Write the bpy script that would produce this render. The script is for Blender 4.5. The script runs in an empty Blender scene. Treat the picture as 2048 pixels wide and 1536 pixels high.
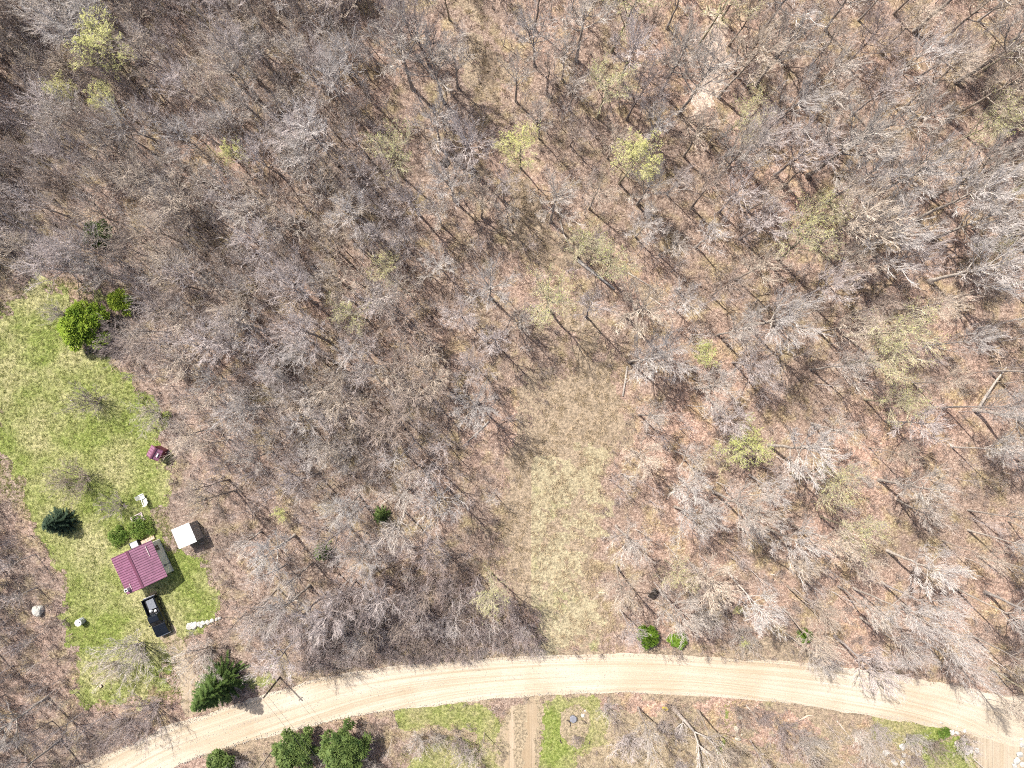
import bpy, math, random
import numpy as np
from mathutils import Vector, Matrix

# ------------------------------------------------------------------ camera, sky, sun, exposure
S = 0.066                 # metres on the ground for one pixel of the 2048 px photograph
CAMH = 94.0               # flying height
def W(px, py, z=0.0):     # photograph pixel -> place on the ground (or at height z)
    k = (CAMH - z) / CAMH
    return ((px - 1024.0) * S * k, (768.0 - py) * S * k)

scene = bpy.context.scene
col = scene.collection
cam_d = bpy.data.cameras.new("camera"); cam = bpy.data.objects.new("camera", cam_d); col.objects.link(cam)
cam.location = (0, 0, CAMH); cam.rotation_euler = (0, 0, 0)
cam_d.sensor_width = 36.0; cam_d.lens = 18.0 / (1024 * S / CAMH); cam_d.clip_end = 2000; cam_d.clip_start = 0.5
scene.camera = cam

SUN_EL = math.radians(55); SH = Vector((0.70, -0.714, 0)).normalized()
sun_dir = Vector((SH.x * math.cos(SUN_EL), SH.y * math.cos(SUN_EL), -math.sin(SUN_EL)))
world = bpy.data.worlds.new("World"); scene.world = world; world.use_nodes = True
nt = world.node_tree; nt.nodes.clear()
sky = nt.nodes.new("ShaderNodeTexSky"); sky.sky_type = 'NISHITA'; sky.sun_disc = False; sky.dust_density = 4.0; sky.air_density = 1.0; sky.ozone_density = 0.6
sky.sun_elevation = SUN_EL; sky.sun_rotation = math.atan2(-SH.x, -SH.y)
bg = nt.nodes.new("ShaderNodeBackground"); bg.inputs[1].default_value = 0.12
wo = nt.nodes.new("ShaderNodeOutputWorld")
nt.links.new(sky.outputs[0], bg.inputs[0]); nt.links.new(bg.outputs[0], wo.inputs[0])
sun_d = bpy.data.lights.new("sun", 'SUN'); sun = bpy.data.objects.new("sun", sun_d); col.objects.link(sun)
sun_d.energy = 5.0; sun_d.angle = math.radians(0.5); sun_d.color = (1.0, 0.95, 0.88)
sun.rotation_euler = sun_dir.to_track_quat('-Z', 'Y').to_euler(); sun.location = (-60, 60, 120)
vs = scene.view_settings
vs.view_transform = 'Standard'; vs.look = 'None'; vs.gamma = 1.0; vs.use_curve_mapping = False
vs.exposure = 0.83
scene.cycles.use_denoising = False
scene.cycles.pixel_filter_type = 'BLACKMAN_HARRIS'; scene.cycles.filter_width = 1.05
scene.cycles.use_adaptive_sampling = True; scene.cycles.adaptive_threshold = 0.045
scene.cycles.max_bounces = 4; scene.cycles.diffuse_bounces = 3; scene.cycles.glossy_bounces = 2

rnd = random.Random(7)
PI = math.pi

# ------------------------------------------------------------------ helpers
def gz(x, y):             # lie of the land
    return (0.16 * math.sin(x * 0.11 + 1.3) * math.cos(y * 0.09) + 0.12 * math.sin(x * 0.05 - y * 0.13 + 0.7))

class MB:
    def __init__(self): self.v = []; self.f = []
    def tube(self, pts, rad, n=6, tip=True, cap=False):
        v, f = self.v, self.f
        base = len(v); m = len(pts)
        for i in range(m):
            a = pts[max(i - 1, 0)]; b = pts[min(i + 1, m - 1)]
            dx, dy, dz = b[0] - a[0], b[1] - a[1], b[2] - a[2]
            l = math.sqrt(dx * dx + dy * dy + dz * dz) or 1e-6
            dx /= l; dy /= l; dz /= l
            if abs(dz) < 0.8: ux, uy, uz = dy, -dx, 0.0
            else: ux, uy, uz = 0.0, dz, -dy
            l = math.sqrt(ux * ux + uy * uy + uz * uz) or 1e-6
            ux /= l; uy /= l; uz /= l
            wx, wy, wz = dy * uz - dz * uy, dz * ux - dx * uz, dx * uy - dy * ux
            p = pts[i]
            if tip and i == m - 1:
                v.append(tuple(p)); break
            r = rad[i]
            for k in range(n):
                c, s = math.cos(2 * PI * k / n) * r, math.sin(2 * PI * k / n) * r
                v.append((p[0] + ux * c + wx * s, p[1] + uy * c + wy * s, p[2] + uz * c + wz * s))
        rings = m - 1 if tip else m
        for i in range(rings - 1):
            for k in range(n):
                k2 = (k + 1) % n
                f.append((base + i * n + k, base + i * n + k2, base + (i + 1) * n + k2, base + (i + 1) * n + k))
        if tip:
            t = base + rings * n; o = base + (rings - 1) * n
            for k in range(n): f.append((o + k, o + (k + 1) % n, t))
        elif cap:
            o = base + (rings - 1) * n
            f.append(tuple(o + k for k in range(n)))
        if cap: f.append(tuple(base + k for k in reversed(range(n))))
    def box(self, x0, x1, y0, y1, z0, z1):
        b = len(self.v)
        self.v += [(x0, y0, z0), (x1, y0, z0), (x1, y1, z0), (x0, y1, z0), (x0, y0, z1), (x1, y0, z1), (x1, y1, z1), (x0, y1, z1)]
        self.f += [tuple(b + i for i in q) for q in ((3, 2, 1, 0), (4, 5, 6, 7), (0, 1, 5, 4), (1, 2, 6, 5), (2, 3, 7, 6), (3, 0, 4, 7))]
    def poly(self, pts):
        b = len(self.v); self.v += [tuple(p) for p in pts]; self.f.append(tuple(range(b, b + len(pts))))
    def prism(self, prof, y0, y1, ax='y'):    # profile of (x, z) pushed along y
        n = len(prof); b = len(self.v)
        for y in (y0, y1):
            for (x, z) in prof: self.v.append((x, y, z) if ax == 'y' else (y, x, z))
        self.f.append(tuple(range(b, b + n))); self.f.append(tuple(reversed(range(b + n, b + 2 * n))))
        for i in range(n):
            j = (i + 1) % n
            self.f.append((b + i, b + n + i, b + n + j, b + j))
    def mesh(self, name):
        me = bpy.data.meshes.new(name); me.from_pydata(self.v, [], self.f); me.update(); return me

def obj(name, me, mat=None, parent=None, smooth=False):
    if isinstance(me, MB): me = me.mesh(name)
    if mat is not None and not me.materials: me.materials.append(mat)
    if smooth:
        me.polygons.foreach_set("use_smooth", [True] * len(me.polygons))
    o = bpy.data.objects.new(name, me); col.objects.link(o)
    if parent is not None: o.parent = parent
    return o
def tag(o, label=None, cat=None, group=None, kind=None):
    if label: o["label"] = label
    if cat: o["category"] = cat
    if group: o["group"] = group
    if kind: o["kind"] = kind
    return o
def empty(name, loc, rz=0.0):
    o = bpy.data.objects.new(name, None); col.objects.link(o)
    o.empty_display_size = 0.3; o.location = loc; o.rotation_euler = (0, 0, rz); return o
def bevel(o, w=0.02, seg=2):
    m = o.modifiers.new("edge", 'BEVEL'); m.width = w; m.segments = seg; m.limit_method = 'ANGLE'; return o

# ------------------------------------------------------------------ materials
def nodes(name):
    m = bpy.data.materials.new(name); m.use_nodes = True
    t = m.node_tree; t.nodes.clear()
    out = t.nodes.new("ShaderNodeOutputMaterial"); b = t.nodes.new("ShaderNodeBsdfPrincipled")
    t.links.new(b.outputs[0], out.inputs[0])
    b.inputs["Roughness"].default_value = 0.9
    b.inputs["Specular IOR Level"].default_value = 0.2
    return m, t, b
def noise(t, co, scale, detail=4, rough=0.6, dist=0.0):
    n = t.nodes.new("ShaderNodeTexNoise"); n.inputs["Scale"].default_value = scale
    n.inputs["Detail"].default_value = detail; n.inputs["Roughness"].default_value = rough
    n.inputs["Distortion"].default_value = dist
    t.links.new(co, n.inputs["Vector"]); return n.outputs["Fac"]
def ramp(t, fac, stops):
    r = t.nodes.new("ShaderNodeValToRGB"); e = r.color_ramp.elements
    while len(e) < len(stops): e.new(0.5)
    for i, (p, c) in enumerate(stops): e[i].position = p; e[i].color = (*c, 1) if len(c) == 3 else c
    t.links.new(fac, r.inputs[0]); return r.outputs[0]
def mix(t, fac, a, b, mode='MIX'):
    m = t.nodes.new("ShaderNodeMix"); m.data_type = 'RGBA'; m.blend_type = mode
    for sock, val in ((m.inputs[0], fac), (m.inputs[6], a), (m.inputs[7], b)):
        if hasattr(val, "links"): t.links.new(val, sock)
        elif isinstance(val, (int, float)): sock.default_value = val
        else: sock.default_value = (*val, 1)
    return m.outputs[2]
def coord(t, stretch=None, rot=0.0):
    c = t.nodes.new("ShaderNodeTexCoord").outputs["Object"]
    if stretch or rot:
        mp = t.nodes.new("ShaderNodeMapping"); t.links.new(c, mp.inputs[0])
        if stretch: mp.inputs["Scale"].default_value = stretch
        mp.inputs["Rotation"].default_value = (0, 0, rot); c = mp.outputs[0]
    return c
def bump(t, b, h, strength=0.6, dist=0.1):
    n = t.nodes.new("ShaderNodeBump"); n.inputs["Strength"].default_value = strength; n.inputs["Distance"].default_value = dist
    t.links.new(h, n.inputs["Height"]); t.links.new(n.outputs[0], b.inputs["Normal"])

def mat_litter():
    m, t, b = nodes("leaf_litter"); c = coord(t)
    vor = t.nodes.new("ShaderNodeTexVoronoi"); vor.inputs["Scale"].default_value = 6.0; t.links.new(c, vor.inputs["Vector"])
    sep = t.nodes.new("ShaderNodeSeparateColor"); t.links.new(vor.outputs["Color"], sep.inputs[0])
    leaf = ramp(t, sep.outputs[0], [(0.0, (0.05, 0.037, 0.031)), (0.2, (0.125, 0.093, 0.077)), (0.48, (0.26, 0.196, 0.163)), (0.78, (0.37, 0.292, 0.245)), (1.0, (0.58, 0.49, 0.42))])
    f = noise(t, c, 2.6, 7, 0.8)
    fine = ramp(t, f, [(0.32, (0.07, 0.05, 0.04)), (0.46, (0.22, 0.16, 0.128)), (0.56, (0.34, 0.26, 0.21)), (0.70, (0.58, 0.48, 0.40))])
    c1 = mix(t, 0.62, leaf, fine)
    big = noise(t, c, 0.06, 4, 0.6)
    tint = ramp(t, big, [(0.33, (0.74, 0.72, 0.68)), (0.46, (0.95, 0.92, 0.88)), (0.56, (1.08, 1.0, 0.95)), (0.70, (1.30, 1.14, 1.06))])
    sx = t.nodes.new("ShaderNodeSeparateXYZ"); t.links.new(c, sx.inputs[0])
    mr = t.nodes.new("ShaderNodeMapRange"); mr.inputs[1].default_value = -45.0; mr.inputs[2].default_value = 35.0; t.links.new(sx.outputs[0], mr.inputs[0])
    stand = ramp(t, mr.outputs[0], [(0.0, (0.84, 0.87, 0.91)), (0.55, (0.93, 0.935, 0.95)), (1.0, (1.02, 1.01, 1.02))])   # beech leaves one side, maple the other
    c1 = mix(t, 1.0, c1, stand, 'MULTIPLY')
    c2 = mix(t, 1.0, c1, tint, 'MULTIPLY')
    mid = noise(t, c, 0.35, 3, 0.5)
    ol = ramp(t, mid, [(0.48, (0, 0, 0)), (0.66, (1, 1, 1))])
    c3 = mix(t, ol, c2, mix(t, 1.0, c2, (0.98, 1.04, 0.80), 'MULTIPLY'))
    t.links.new(c3, b.inputs["Base Color"]); bump(t, b, f, 0.9, 0.25); return m

def mat_grass(name, green=0.5, dry=(0.52, 0.42, 0.27)):
    m, t, b = nodes(name); c = coord(t)
    f = noise(t, c, 3.0, 7, 0.8); mid = noise(t, c, 0.11, 7, 0.66)
    g = ramp(t, f, [(0.30, (0.028, 0.045, 0.008)), (0.45, (0.105, 0.135, 0.027)), (0.55, (0.19, 0.222, 0.06)), (0.70, (0.38, 0.39, 0.16))])
    d = ramp(t, f, [(0.30, tuple(0.2 * x for x in dry)), (0.44, tuple(0.58 * x for x in dry)), (0.55, dry), (0.70, tuple(min(0.85, 1.35 * x) for x in dry))])
    k = ramp(t, mid, [(green - 0.09, (0, 0, 0)), (green + 0.09, (1, 1, 1))])
    t.links.new(mix(t, k, g, d), b.inputs["Base Color"]); bump(t, b, f, 0.9, 0.2); return m

def mat_road(name, base, streak_rot=None, rut=0.35):
    m, t, b = nodes(name)
    uv = t.nodes.new("ShaderNodeUVMap").outputs[0]
    mp = t.nodes.new("ShaderNodeMapping"); mp.inputs["Scale"].default_value = (0.05, 3.2, 1); t.links.new(uv, mp.inputs[0])
    s = noise(t, mp.outputs[0], 1.0, 5, 0.65, 0.5)
    mp2 = t.nodes.new("ShaderNodeMapping"); mp2.inputs["Scale"].default_value = (0.022, 0.9, 1); mp2.inputs["Rotation"].default_value = (0, 0, 0.02); t.links.new(uv, mp2.inputs[0])
    s2 = noise(t, mp2.outputs[0], 1.0, 3, 0.5, 0.8)
    c = coord(t); f = noise(t, c, 6.0, 5, 0.7); big = noise(t, c, 0.12, 3, 0.5)
    a = ramp(t, s, [(0.34, tuple(x * (1 - rut) for x in base)), (0.46, tuple(0.93 * x for x in base)), (0.56, base), (0.68, tuple(min(0.85, 1.10 * x) for x in base))])
    a = mix(t, 1.0, a, ramp(t, f, [(0.3, (0.86, 0.84, 0.82)), (0.6, (1.03, 1.03, 1.02))]), 'MULTIPLY')
    a = mix(t, 1.0, a, ramp(t, s2, [(0.34, (0.86, 0.83, 0.78)), (0.47, (0.98, 0.97, 0.96)), (0.6, (1.03, 1.04, 1.06))]), 'MULTIPLY')
    a = mix(t, 1.0, a, ramp(t, big, [(0.35, (0.90, 0.86, 0.80)), (0.6, (1.04, 1.04, 1.04))]), 'MULTIPLY')
    t.links.new(a, b.inputs["Base Color"]); bump(t, b, s, 0.25, 0.08); return m

def mat_object_color(name, rough=0.9, var=0.35, scale=1.2, spec=0.15):
    # colour comes from each object's own colour, with streaks and blotches
    m, t, b = nodes(name); c = coord(t)
    oi = t.nodes.new("ShaderNodeObjectInfo")
    f = noise(t, c, scale, 4, 0.65)
    k = ramp(t, f, [(0.3, (1 - var,) * 3), (0.7, (1 + var,) * 3)])
    t.links.new(mix(t, 1.0, oi.outputs["Color"], k, 'MULTIPLY'), b.inputs["Base Color"])
    b.inputs["Roughness"].default_value = rough; b.inputs["Specular IOR Level"].default_value = spec
    return m
def mat_plain(name, colr, rough=0.6, metal=0.0, var=0.12, scale=3.0, spec=0.3):
    m, t, b = nodes(name); c = coord(t); f = noise(t, c, scale, 4, 0.6)
    k = ramp(t, f, [(0.3, tuple(x * (1 - var) for x in colr)), (0.7, tuple(min(1, x * (1 + var)) for x in colr))])
    t.links.new(k, b.inputs["Base Color"]); b.inputs["Roughness"].default_value = rough
    b.inputs["Metallic"].default_value = metal; b.inputs["Specular IOR Level"].default_value = spec; return m
def mat_leafy(name, lo, hi, trans=0.25):
    m, t, b = nodes(name); c = coord(t); oi = t.nodes.new("ShaderNodeObjectInfo")
    f = noise(t, c, 1.1, 4, 0.7)
    k = ramp(t, f, [(0.32, lo), (0.68, hi)])
    hv = ramp(t, oi.outputs["Random"], [(0, (0.86, 0.90, 0.82)), (1, (1.12, 1.06, 1.1))])
    t.links.new(mix(t, 1.0, k, hv, 'MULTIPLY'), b.inputs["Base Color"])
    b.inputs["Roughness"].default_value = 0.7
    b.inputs["Subsurface Weight"].default_value = 0.0
    return m

M = dict(
    litter=mat_litter(), lawn=mat_grass("lawn_grass", 0.505, (0.335, 0.315, 0.155)), verge=mat_grass("verge_grass", 0.50, (0.29, 0.26, 0.135)),
    clearing=mat_grass("dry_grass", 0.27, (0.300, 0.236, 0.168)), pale=mat_grass("pale_dry_grass", 0.34, (0.350, 0.300, 0.195)),
    rut=mat_grass("rut_mud", 0.02, (0.235, 0.18, 0.13)), trail=mat_grass("trail_litter", 0.02, (0.52, 0.41, 0.33)), bed=mat_grass("garden_bed", 0.20, (0.31, 0.25, 0.17)),
    road=mat_road("packed_gravel", (0.395, 0.346, 0.280), rut=0.13), drive=mat_road("driveway_dirt", (0.30, 0.245, 0.18), rut=0.25),
    gravel=mat_road("grey_gravel", (0.34, 0.295, 0.235), rut=0.35),
    bark=mat_object_color("bark", var=0.35, scale=1.5), twig=mat_object_color("twigs", var=0.18, scale=0.7),
    weed=mat_object_color("dead_stems", var=0.45, scale=0.3),
    bud=mat_leafy("young_leaves", (0.30, 0.315, 0.10), (0.46, 0.455, 0.19)),
    spruce=mat_leafy("spruce_needles", (0.030, 0.062, 0.016), (0.13, 0.18, 0.05)),
    dark_spruce=mat_leafy("dark_spruce_needles", (0.014, 0.032, 0.018), (0.050, 0.078, 0.045)),
    lawnblade=mat_leafy("grass_blades", (0.12, 0.15, 0.032), (0.31, 0.31, 0.12)), cedar=mat_leafy("cedar_sprays", (0.08, 0.15, 0.015), (0.30, 0.37, 0.05)),
    lime=mat_leafy("bright_shrub_leaves", (0.045, 0.105, 0.010), (0.15, 0.235, 0.026)),
    herb=mat_leafy("herb_leaves", (0.04, 0.085, 0.012), (0.15, 0.205, 0.04)),
    stone=mat_plain("stone", (0.33, 0.30, 0.26), 0.9, var=0.3, scale=5), log=mat_plain("bare_wood", (0.34, 0.30, 0.26), 0.85, var=0.25, scale=6),
    splinter=mat_plain("fresh_wood", (0.45, 0.35, 0.27), 0.9, var=0.2, scale=6),
)

# ------------------------------------------------------------------ zones on the ground
def inpoly(P, X, Y):
    X = np.asarray(X, float); Y = np.asarray(Y, float); r = np.zeros(X.shape, bool); n = len(P)
    for i in range(n):
        x1, y1 = P[i]; x2, y2 = P[(i + 1) % n]
        if y1 == y2: continue
        c = (y1 > Y) != (y2 > Y)
        r ^= c & (X < (x2 - x1) * (Y - y1) / (y2 - y1) + x1)
    return r
def distpoly(P, X, Y):    # signed distance, positive inside
    d = np.full(np.shape(X), 1e9); n = len(P)
    for i in range(n):
        x1, y1 = P[i]; x2, y2 = P[(i + 1) % n]
        dx, dy = x2 - x1, y2 - y1; L = dx * dx + dy * dy or 1e-9
        t = np.clip(((X - x1) * dx + (Y - y1) * dy) / L, 0, 1)
        d = np.minimum(d, np.hypot(X - x1 - t * dx, Y - y1 - t * dy))
    return np.where(inpoly(P, X, Y), d, -d)
nrng = np.random.default_rng(5)
NW = [(nrng.normal(0, 1, 2) * f, nrng.uniform(0, 6.28), 1 / f ** 0.6) for f in (0.25, 0.4, 0.6, 0.9, 1.3, 1.9, 2.6, 3.6, 5.0) for _ in range(4)]
def wob(X, Y):
    s = 0; 
    for (k, p, a) in NW: s = s + a * np.sin(X * k[0] + Y * k[1] + p)
    return s * 0.28

def px(poly): return [W(*p) for p in poly]
LAWN = [(0 - 40, 640), (10, 600), (50, 568), (110, 555), (180, 568), (200, 610), (190, 640), (150, 660), (215, 720), (255, 770), (288, 840), (300, 890), (330, 920), (338, 985), (330, 1025), (350, 1100), (410, 1112), (422, 1160), (437, 1200), (428, 1240), (380, 1262), (362, 1290), (352, 1330), (368, 1400), (300, 1402), (200, 1412), (162, 1402), (150, 1330), (140, 1250), (125, 1150), (92, 1092), (60, 1040), (30, 1002), (-40, 950)]
CLEAR = [(940, -40), (972, -40), (985, 60), (1008, 220), (1040, 310), (1085, 420), (1120, 520), (1150, 590), (1185, 690), (1215, 720), (1242, 690), (1248, 800), (1222, 900), (1205, 960), (1202, 1050), (1215, 1150), (1240, 1296), (1095, 1300), (1095, 1215), (1040, 1190), (1005, 1130), (985, 1070), (990, 1010), (1020, 930), (1065, 860), (1090, 790), (1115, 720), (1112, 640), (1078, 540), (1035, 430), (995, 330), (965, 230), (945, 100)]
PALE = [(1100, 930), (1140, 905), (1195, 930), (1192, 1030), (1195, 1130), (1222, 1296), (1125, 1298), (1128, 1200), (1105, 1150), (1098, 1060), (1085, 990)]
TRAIL = [(1425, 30), (1452, 45), (1448, 110), (1425, 170), (1405, 225), (1380, 235), (1385, 180), (1408, 120)]
TRAIL2 = [(1300, 590), (1320, 600), (1262, 690), (1240, 800), (1222, 880), (1205, 880), (1225, 780), (1240, 680)]
ROAD_U = [(-420, 1900), (-150, 1705), (60, 1590), (230, 1502), (330, 1457), (430, 1422), (530, 1388), (620, 1360), (740, 1339), (860, 1326), (980, 1317), (1100, 1312), (1250, 1308), (1400, 1312), (1550, 1319), (1700, 1336), (1850, 1361), (2048, 1396), (2300, 1450), (2700, 1560)]
ROAD_L = [(-330, 2010), (-60, 1800), (160, 1660), (345, 1540), (450, 1500), (560, 1466), (680, 1439), (800, 1420), (950, 1402), (1080, 1392), (1200, 1386), (1340, 1388), (1480, 1395), (1600, 1409), (1720, 1427), (1850, 1450), (1950, 1470), (2048, 1492), (2300, 1550), (2700, 1670)]
DRIVE = [(283, 1195), (312, 1185), (330, 1230), (350, 1262), (378, 1300), (388, 1350), (404, 1418), (366, 1440), (350, 1390), (342, 1330), (322, 1280), (296, 1240)]
DRIVE2 = [(1005, 1412), (1075, 1400), (1083, 1445), (1070, 1545), (1070, 1640), (990, 1640), (1002, 1545), (1012, 1460)]
DRIVE3 = [(1935, 1462), (2050, 1485), (2040, 1540), (2060, 1700), (1960, 1700), (1962, 1540), (1955, 1500)]
VERGES = [[(795, 1428), (850, 1414), (930, 1409), (985, 1416), (1003, 1440), (1004, 1600), (970, 1600), (968, 1462), (930, 1447), (850, 1450), (800, 1452)],
          [(800, 1500), (880, 1478), (940, 1500), (960, 1600), (790, 1600)],
          [(1085, 1412), (1150, 1396), (1202, 1400), (1216, 1440), (1212, 1492), (1150, 1503), (1135, 1600), (1068, 1600), (1084, 1470)],
          [(1440, 1400), (1468, 1400), (1470, 1480), (1440, 1492), (1436, 1440)],
          [(1748, 1437), (1830, 1442), (1888, 1460), (1872, 1482), (1800, 1474), (1752, 1474)],
          [(1858, 1492), (1928, 1490), (1948, 1520), (1952, 1620), (1840, 1620)],
          [(478, 1352), (540, 1343), (548, 1372), (500, 1382)]]
BED = [(1122, 1425), (1160, 1415), (1182, 1425), (1180, 1470), (1160, 1492), (1135, 1488), (1122, 1460)]

RST = 5; RX0, RY0 = -450, -450
_gx, _gy = np.meshgrid(np.arange(RX0, 2500, RST), np.arange(RY0, 1990, RST))
_wx, _wy = (_gx - 1024.0) * S, (768.0 - _gy) * S
class Zone:               # a quick look-up of one outline on the ground
    def __init__(self, polys, pad=0.0):
        self.d = None
        for P in polys:
            q = distpoly(px(P), _wx, _wy) + pad
            self.d = q if self.d is None else np.maximum(self.d, q)
    def at(self, x, y):
        i = int((x / S + 1024 - RX0) / RST); j = int((768 - y / S - RY0) / RST)
        if 0 <= j < self.d.shape[0] and 0 <= i < self.d.shape[1]: return self.d[j, i]
        return -99.0
    def has(self, x, y): return self.at(x, y) > 0
def spline(P, n):
    P = np.array(P, float); out = []
    for i in range(len(P) - 1):
        p0, p1, p2, p3 = P[max(i - 1, 0)], P[i], P[i + 1], P[min(i + 2, len(P) - 1)]
        for k in range(n):
            t = k / n
            out.append(0.5 * (2 * p1 + (p2 - p0) * t + (2 * p0 - 5 * p1 + 4 * p2 - p3) * t * t + (3 * p1 - p0 - 3 * p2 + p3) * t ** 3))
    out.append(P[-1]); return np.array(out)

# ------------------------------------------------------------------ the ground
def grid_ground():
    n = 150; ext = 150.0
    xs = np.sign(np.linspace(-1, 1, 2 * n + 1)) * np.abs(np.linspace(-1, 1, 2 * n + 1)) ** 1.0 * ext
    b = MB(); N = len(xs)
    for y in xs:
        for x in xs: b.v.append((x, y, gz(x, y)))
    for j in range(N - 1):
        for i in range(N - 1): b.f.append((j * N + i, j * N + i + 1, (j + 1) * N + i + 1, (j + 1) * N + i))
    # the same land goes on to the horizon
    R = len(b.v); edge = [0, N - 1, N * N - 1, N * (N - 1)]
    far = [(-3000, -3000), (3000, -3000), (3000, 3000), (-3000, 3000)]
    for p in far: b.v.append((*p, -2.0))
    rows = [list(range(0, N)), [j * N + N - 1 for j in range(N)], [N * N - 1 - i for i in range(N)], [(N - 1 - j) * N for j in range(N)]]
    for k, r in enumerate(rows): b.f.append(tuple([R + k] + [R + (k + 1) % 4] + r[::-1]))
    o = obj("ground", b, M["litter"], smooth=True); tag(o, kind="structure"); return o
grid_ground()

def patch(name, poly, mat, off, cell=0.22, amp=0.6, bias=0.0):
    P = px(poly); xs = [p[0] for p in P]; ys = [p[1] for p in P]
    X = np.arange(min(xs) - 1.5, max(xs) + 1.5, cell); Y = np.arange(min(ys) - 1.5, max(ys) + 1.5, cell)
    GX, GY = np.meshgrid(X, Y)
    keep = distpoly(P, GX + cell / 2, GY + cell / 2) + amp * wob(GX, GY) + bias > 0
    jx = GX + nrng.uniform(-.3, .3, GX.shape) * cell; jy = GY + nrng.uniform(-.3, .3, GX.shape) * cell
    idx = -np.ones(GX.shape, int); b = MB()
    def vid(j, i):
        if idx[j, i] < 0:
            idx[j, i] = len(b.v); x, y = jx[j, i], jy[j, i]; b.v.append((x, y, gz(x, y) + off))
        return idx[j, i]
    J, I = np.nonzero(keep[:-1, :-1])
    for j, i in zip(J, I): b.f.append((vid(j, i), vid(j, i + 1), vid(j + 1, i + 1), vid(j + 1, i)))
    o = obj(name, b, M[mat], smooth=True)
    uv = o.data.uv_layers.new(name="UVMap"); co = np.array(b.v)[:, :2]
    li = np.zeros(len(o.data.loops), int); o.data.loops.foreach_get("vertex_index", li)
    c = co[li]; uv.data.foreach_set("uv", np.stack([c[:, 1], c[:, 0]], 1).ravel()); 
    tag(o, kind="structure"); return o
patch("clearing", CLEAR, "clearing", 0.018, 0.25, 1.5, 0.0)
for rut_ in ([(955, 0), (962, 0), (985, 150), (1012, 300), (1060, 430), (1100, 540), (1130, 640), (1124, 642), (1092, 542), (1052, 432), (1004, 302), (977, 152)], [(985, 180), (991, 180), (1025, 290), (1075, 410), (1125, 540), (1160, 640), (1153, 642), (1117, 542), (1067, 412), (1017, 292)]): patch("wheel_rut", rut_, "rut", 0.036, 0.12, 0.6)
patch("clearing", PALE, "pale", 0.032, 0.22, 3.2, -0.6)
patch("path", TRAIL, "trail", 0.020, 0.2, 1.0)
patch("path", TRAIL2, "clearing", 0.036, 0.2, 0.8)
patch("lawn", LAWN, "lawn", 0.024, 0.2, 0.9)
patch("rough_ground", [(380, 1545), (560, 1480), (680, 1452), (800, 1434), (950, 1416), (1200, 1398), (1340, 1400), (1480, 1408), (1720, 1444), (1850, 1466), (1940, 1484), (1950, 1640), (380, 1640)], "bed", 0.010, 0.22, 2.6, -0.6)
for v in VERGES: patch("grass_verge", v, "verge", 0.022, 0.2, 0.45)
VERGE_N = [(560, 1382), (620, 1345), (740, 1322), (860, 1308), (980, 1300), (1100, 1296), (1250, 1293), (1400, 1298), (1550, 1305), (1620, 1312), (1620, 1332), (1400, 1320), (1250, 1316), (1100, 1320), (860, 1334), (740, 1347)]
VERGE_S = [(400, 1510), (450, 1490), (560, 1456), (680, 1430), (800, 1412), (950, 1394), (1200, 1378), (1340, 1380), (1480, 1388), (1720, 1420), (1850, 1442), (1940, 1460), (1930, 1482), (1850, 1470), (1720, 1448), (1480, 1412), (1340, 1404), (1200, 1402), (950, 1420), (800, 1438), (680, 1456), (560, 1484), (420, 1536)]
patch("grass_verge", VERGE_N, "clearing", 0.026, 0.2, 0.7); patch("grass_verge", VERGE_S, "clearing", 0.016, 0.2, 0.7)
patch("driveway", DRIVE, "drive", 0.040, 0.18, 0.35)
patch("driveway", DRIVE2, "bed", 0.030, 0.18, 0.8)
patch("wheel_rut", [(1018, 1405), (1030, 1400), (1030, 1470), (1022, 1640), (1010, 1640), (1020, 1470)], "drive", 0.044, 0.12, 0.5)
patch("wheel_rut", [(1055, 1400), (1066, 1398), (1068, 1470), (1056, 1640), (1044, 1640), (1056, 1470)], "drive", 0.044, 0.12, 0.5)
patch("driveway", DRIVE3, "gravel", 0.030, 0.18, 0.3)
patch("garden_bed", BED, "bed", 0.040, 0.15, 0.25)

def road():
    U = spline(px(ROAD_U), 40); L = spline(px(ROAD_L), 40); n = len(U); m = 14; b = MB(); uv = []
    acc = 0.0
    for i in range(n):
        if i: acc += float(np.hypot(*(U[i] - U[i - 1])))
        a = U[i]; c = L[i]; w = float(np.hypot(*(a - c)))
        ea = 0.30 * float(wob(a[0] * 1.5, a[1] * 1.5)) / w; ec = 0.30 * float(wob(c[0] * 1.5 + 40, c[1] * 1.5)) / w
        for k in range(m + 1):
            t = -ea * 0.5 + (1 + ea * 0.5 + ec * 0.5) * k / m
            p = a + (c - a) * t; crown = 0.055 + 0.07 * (1 - (2 * k / m - 1) ** 2)
            b.v.append((p[0], p[1], gz(p[0], p[1]) + crown)); uv.append((acc, t * w))
    for i in range(n - 1):
        for k in range(m): 
            q = i * (m + 1) + k; b.f.append((q, q + 1, q + m + 2, q + m + 1))
    o = obj("road", b, M["road"], smooth=True)
    l = o.data.uv_layers.new(name="UVMap"); li = np.zeros(len(o.data.loops), int); o.data.loops.foreach_get("vertex_index", li)
    l.data.foreach_set("uv", np.array(uv)[li].ravel()); tag(o, kind="structure")
road()

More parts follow.
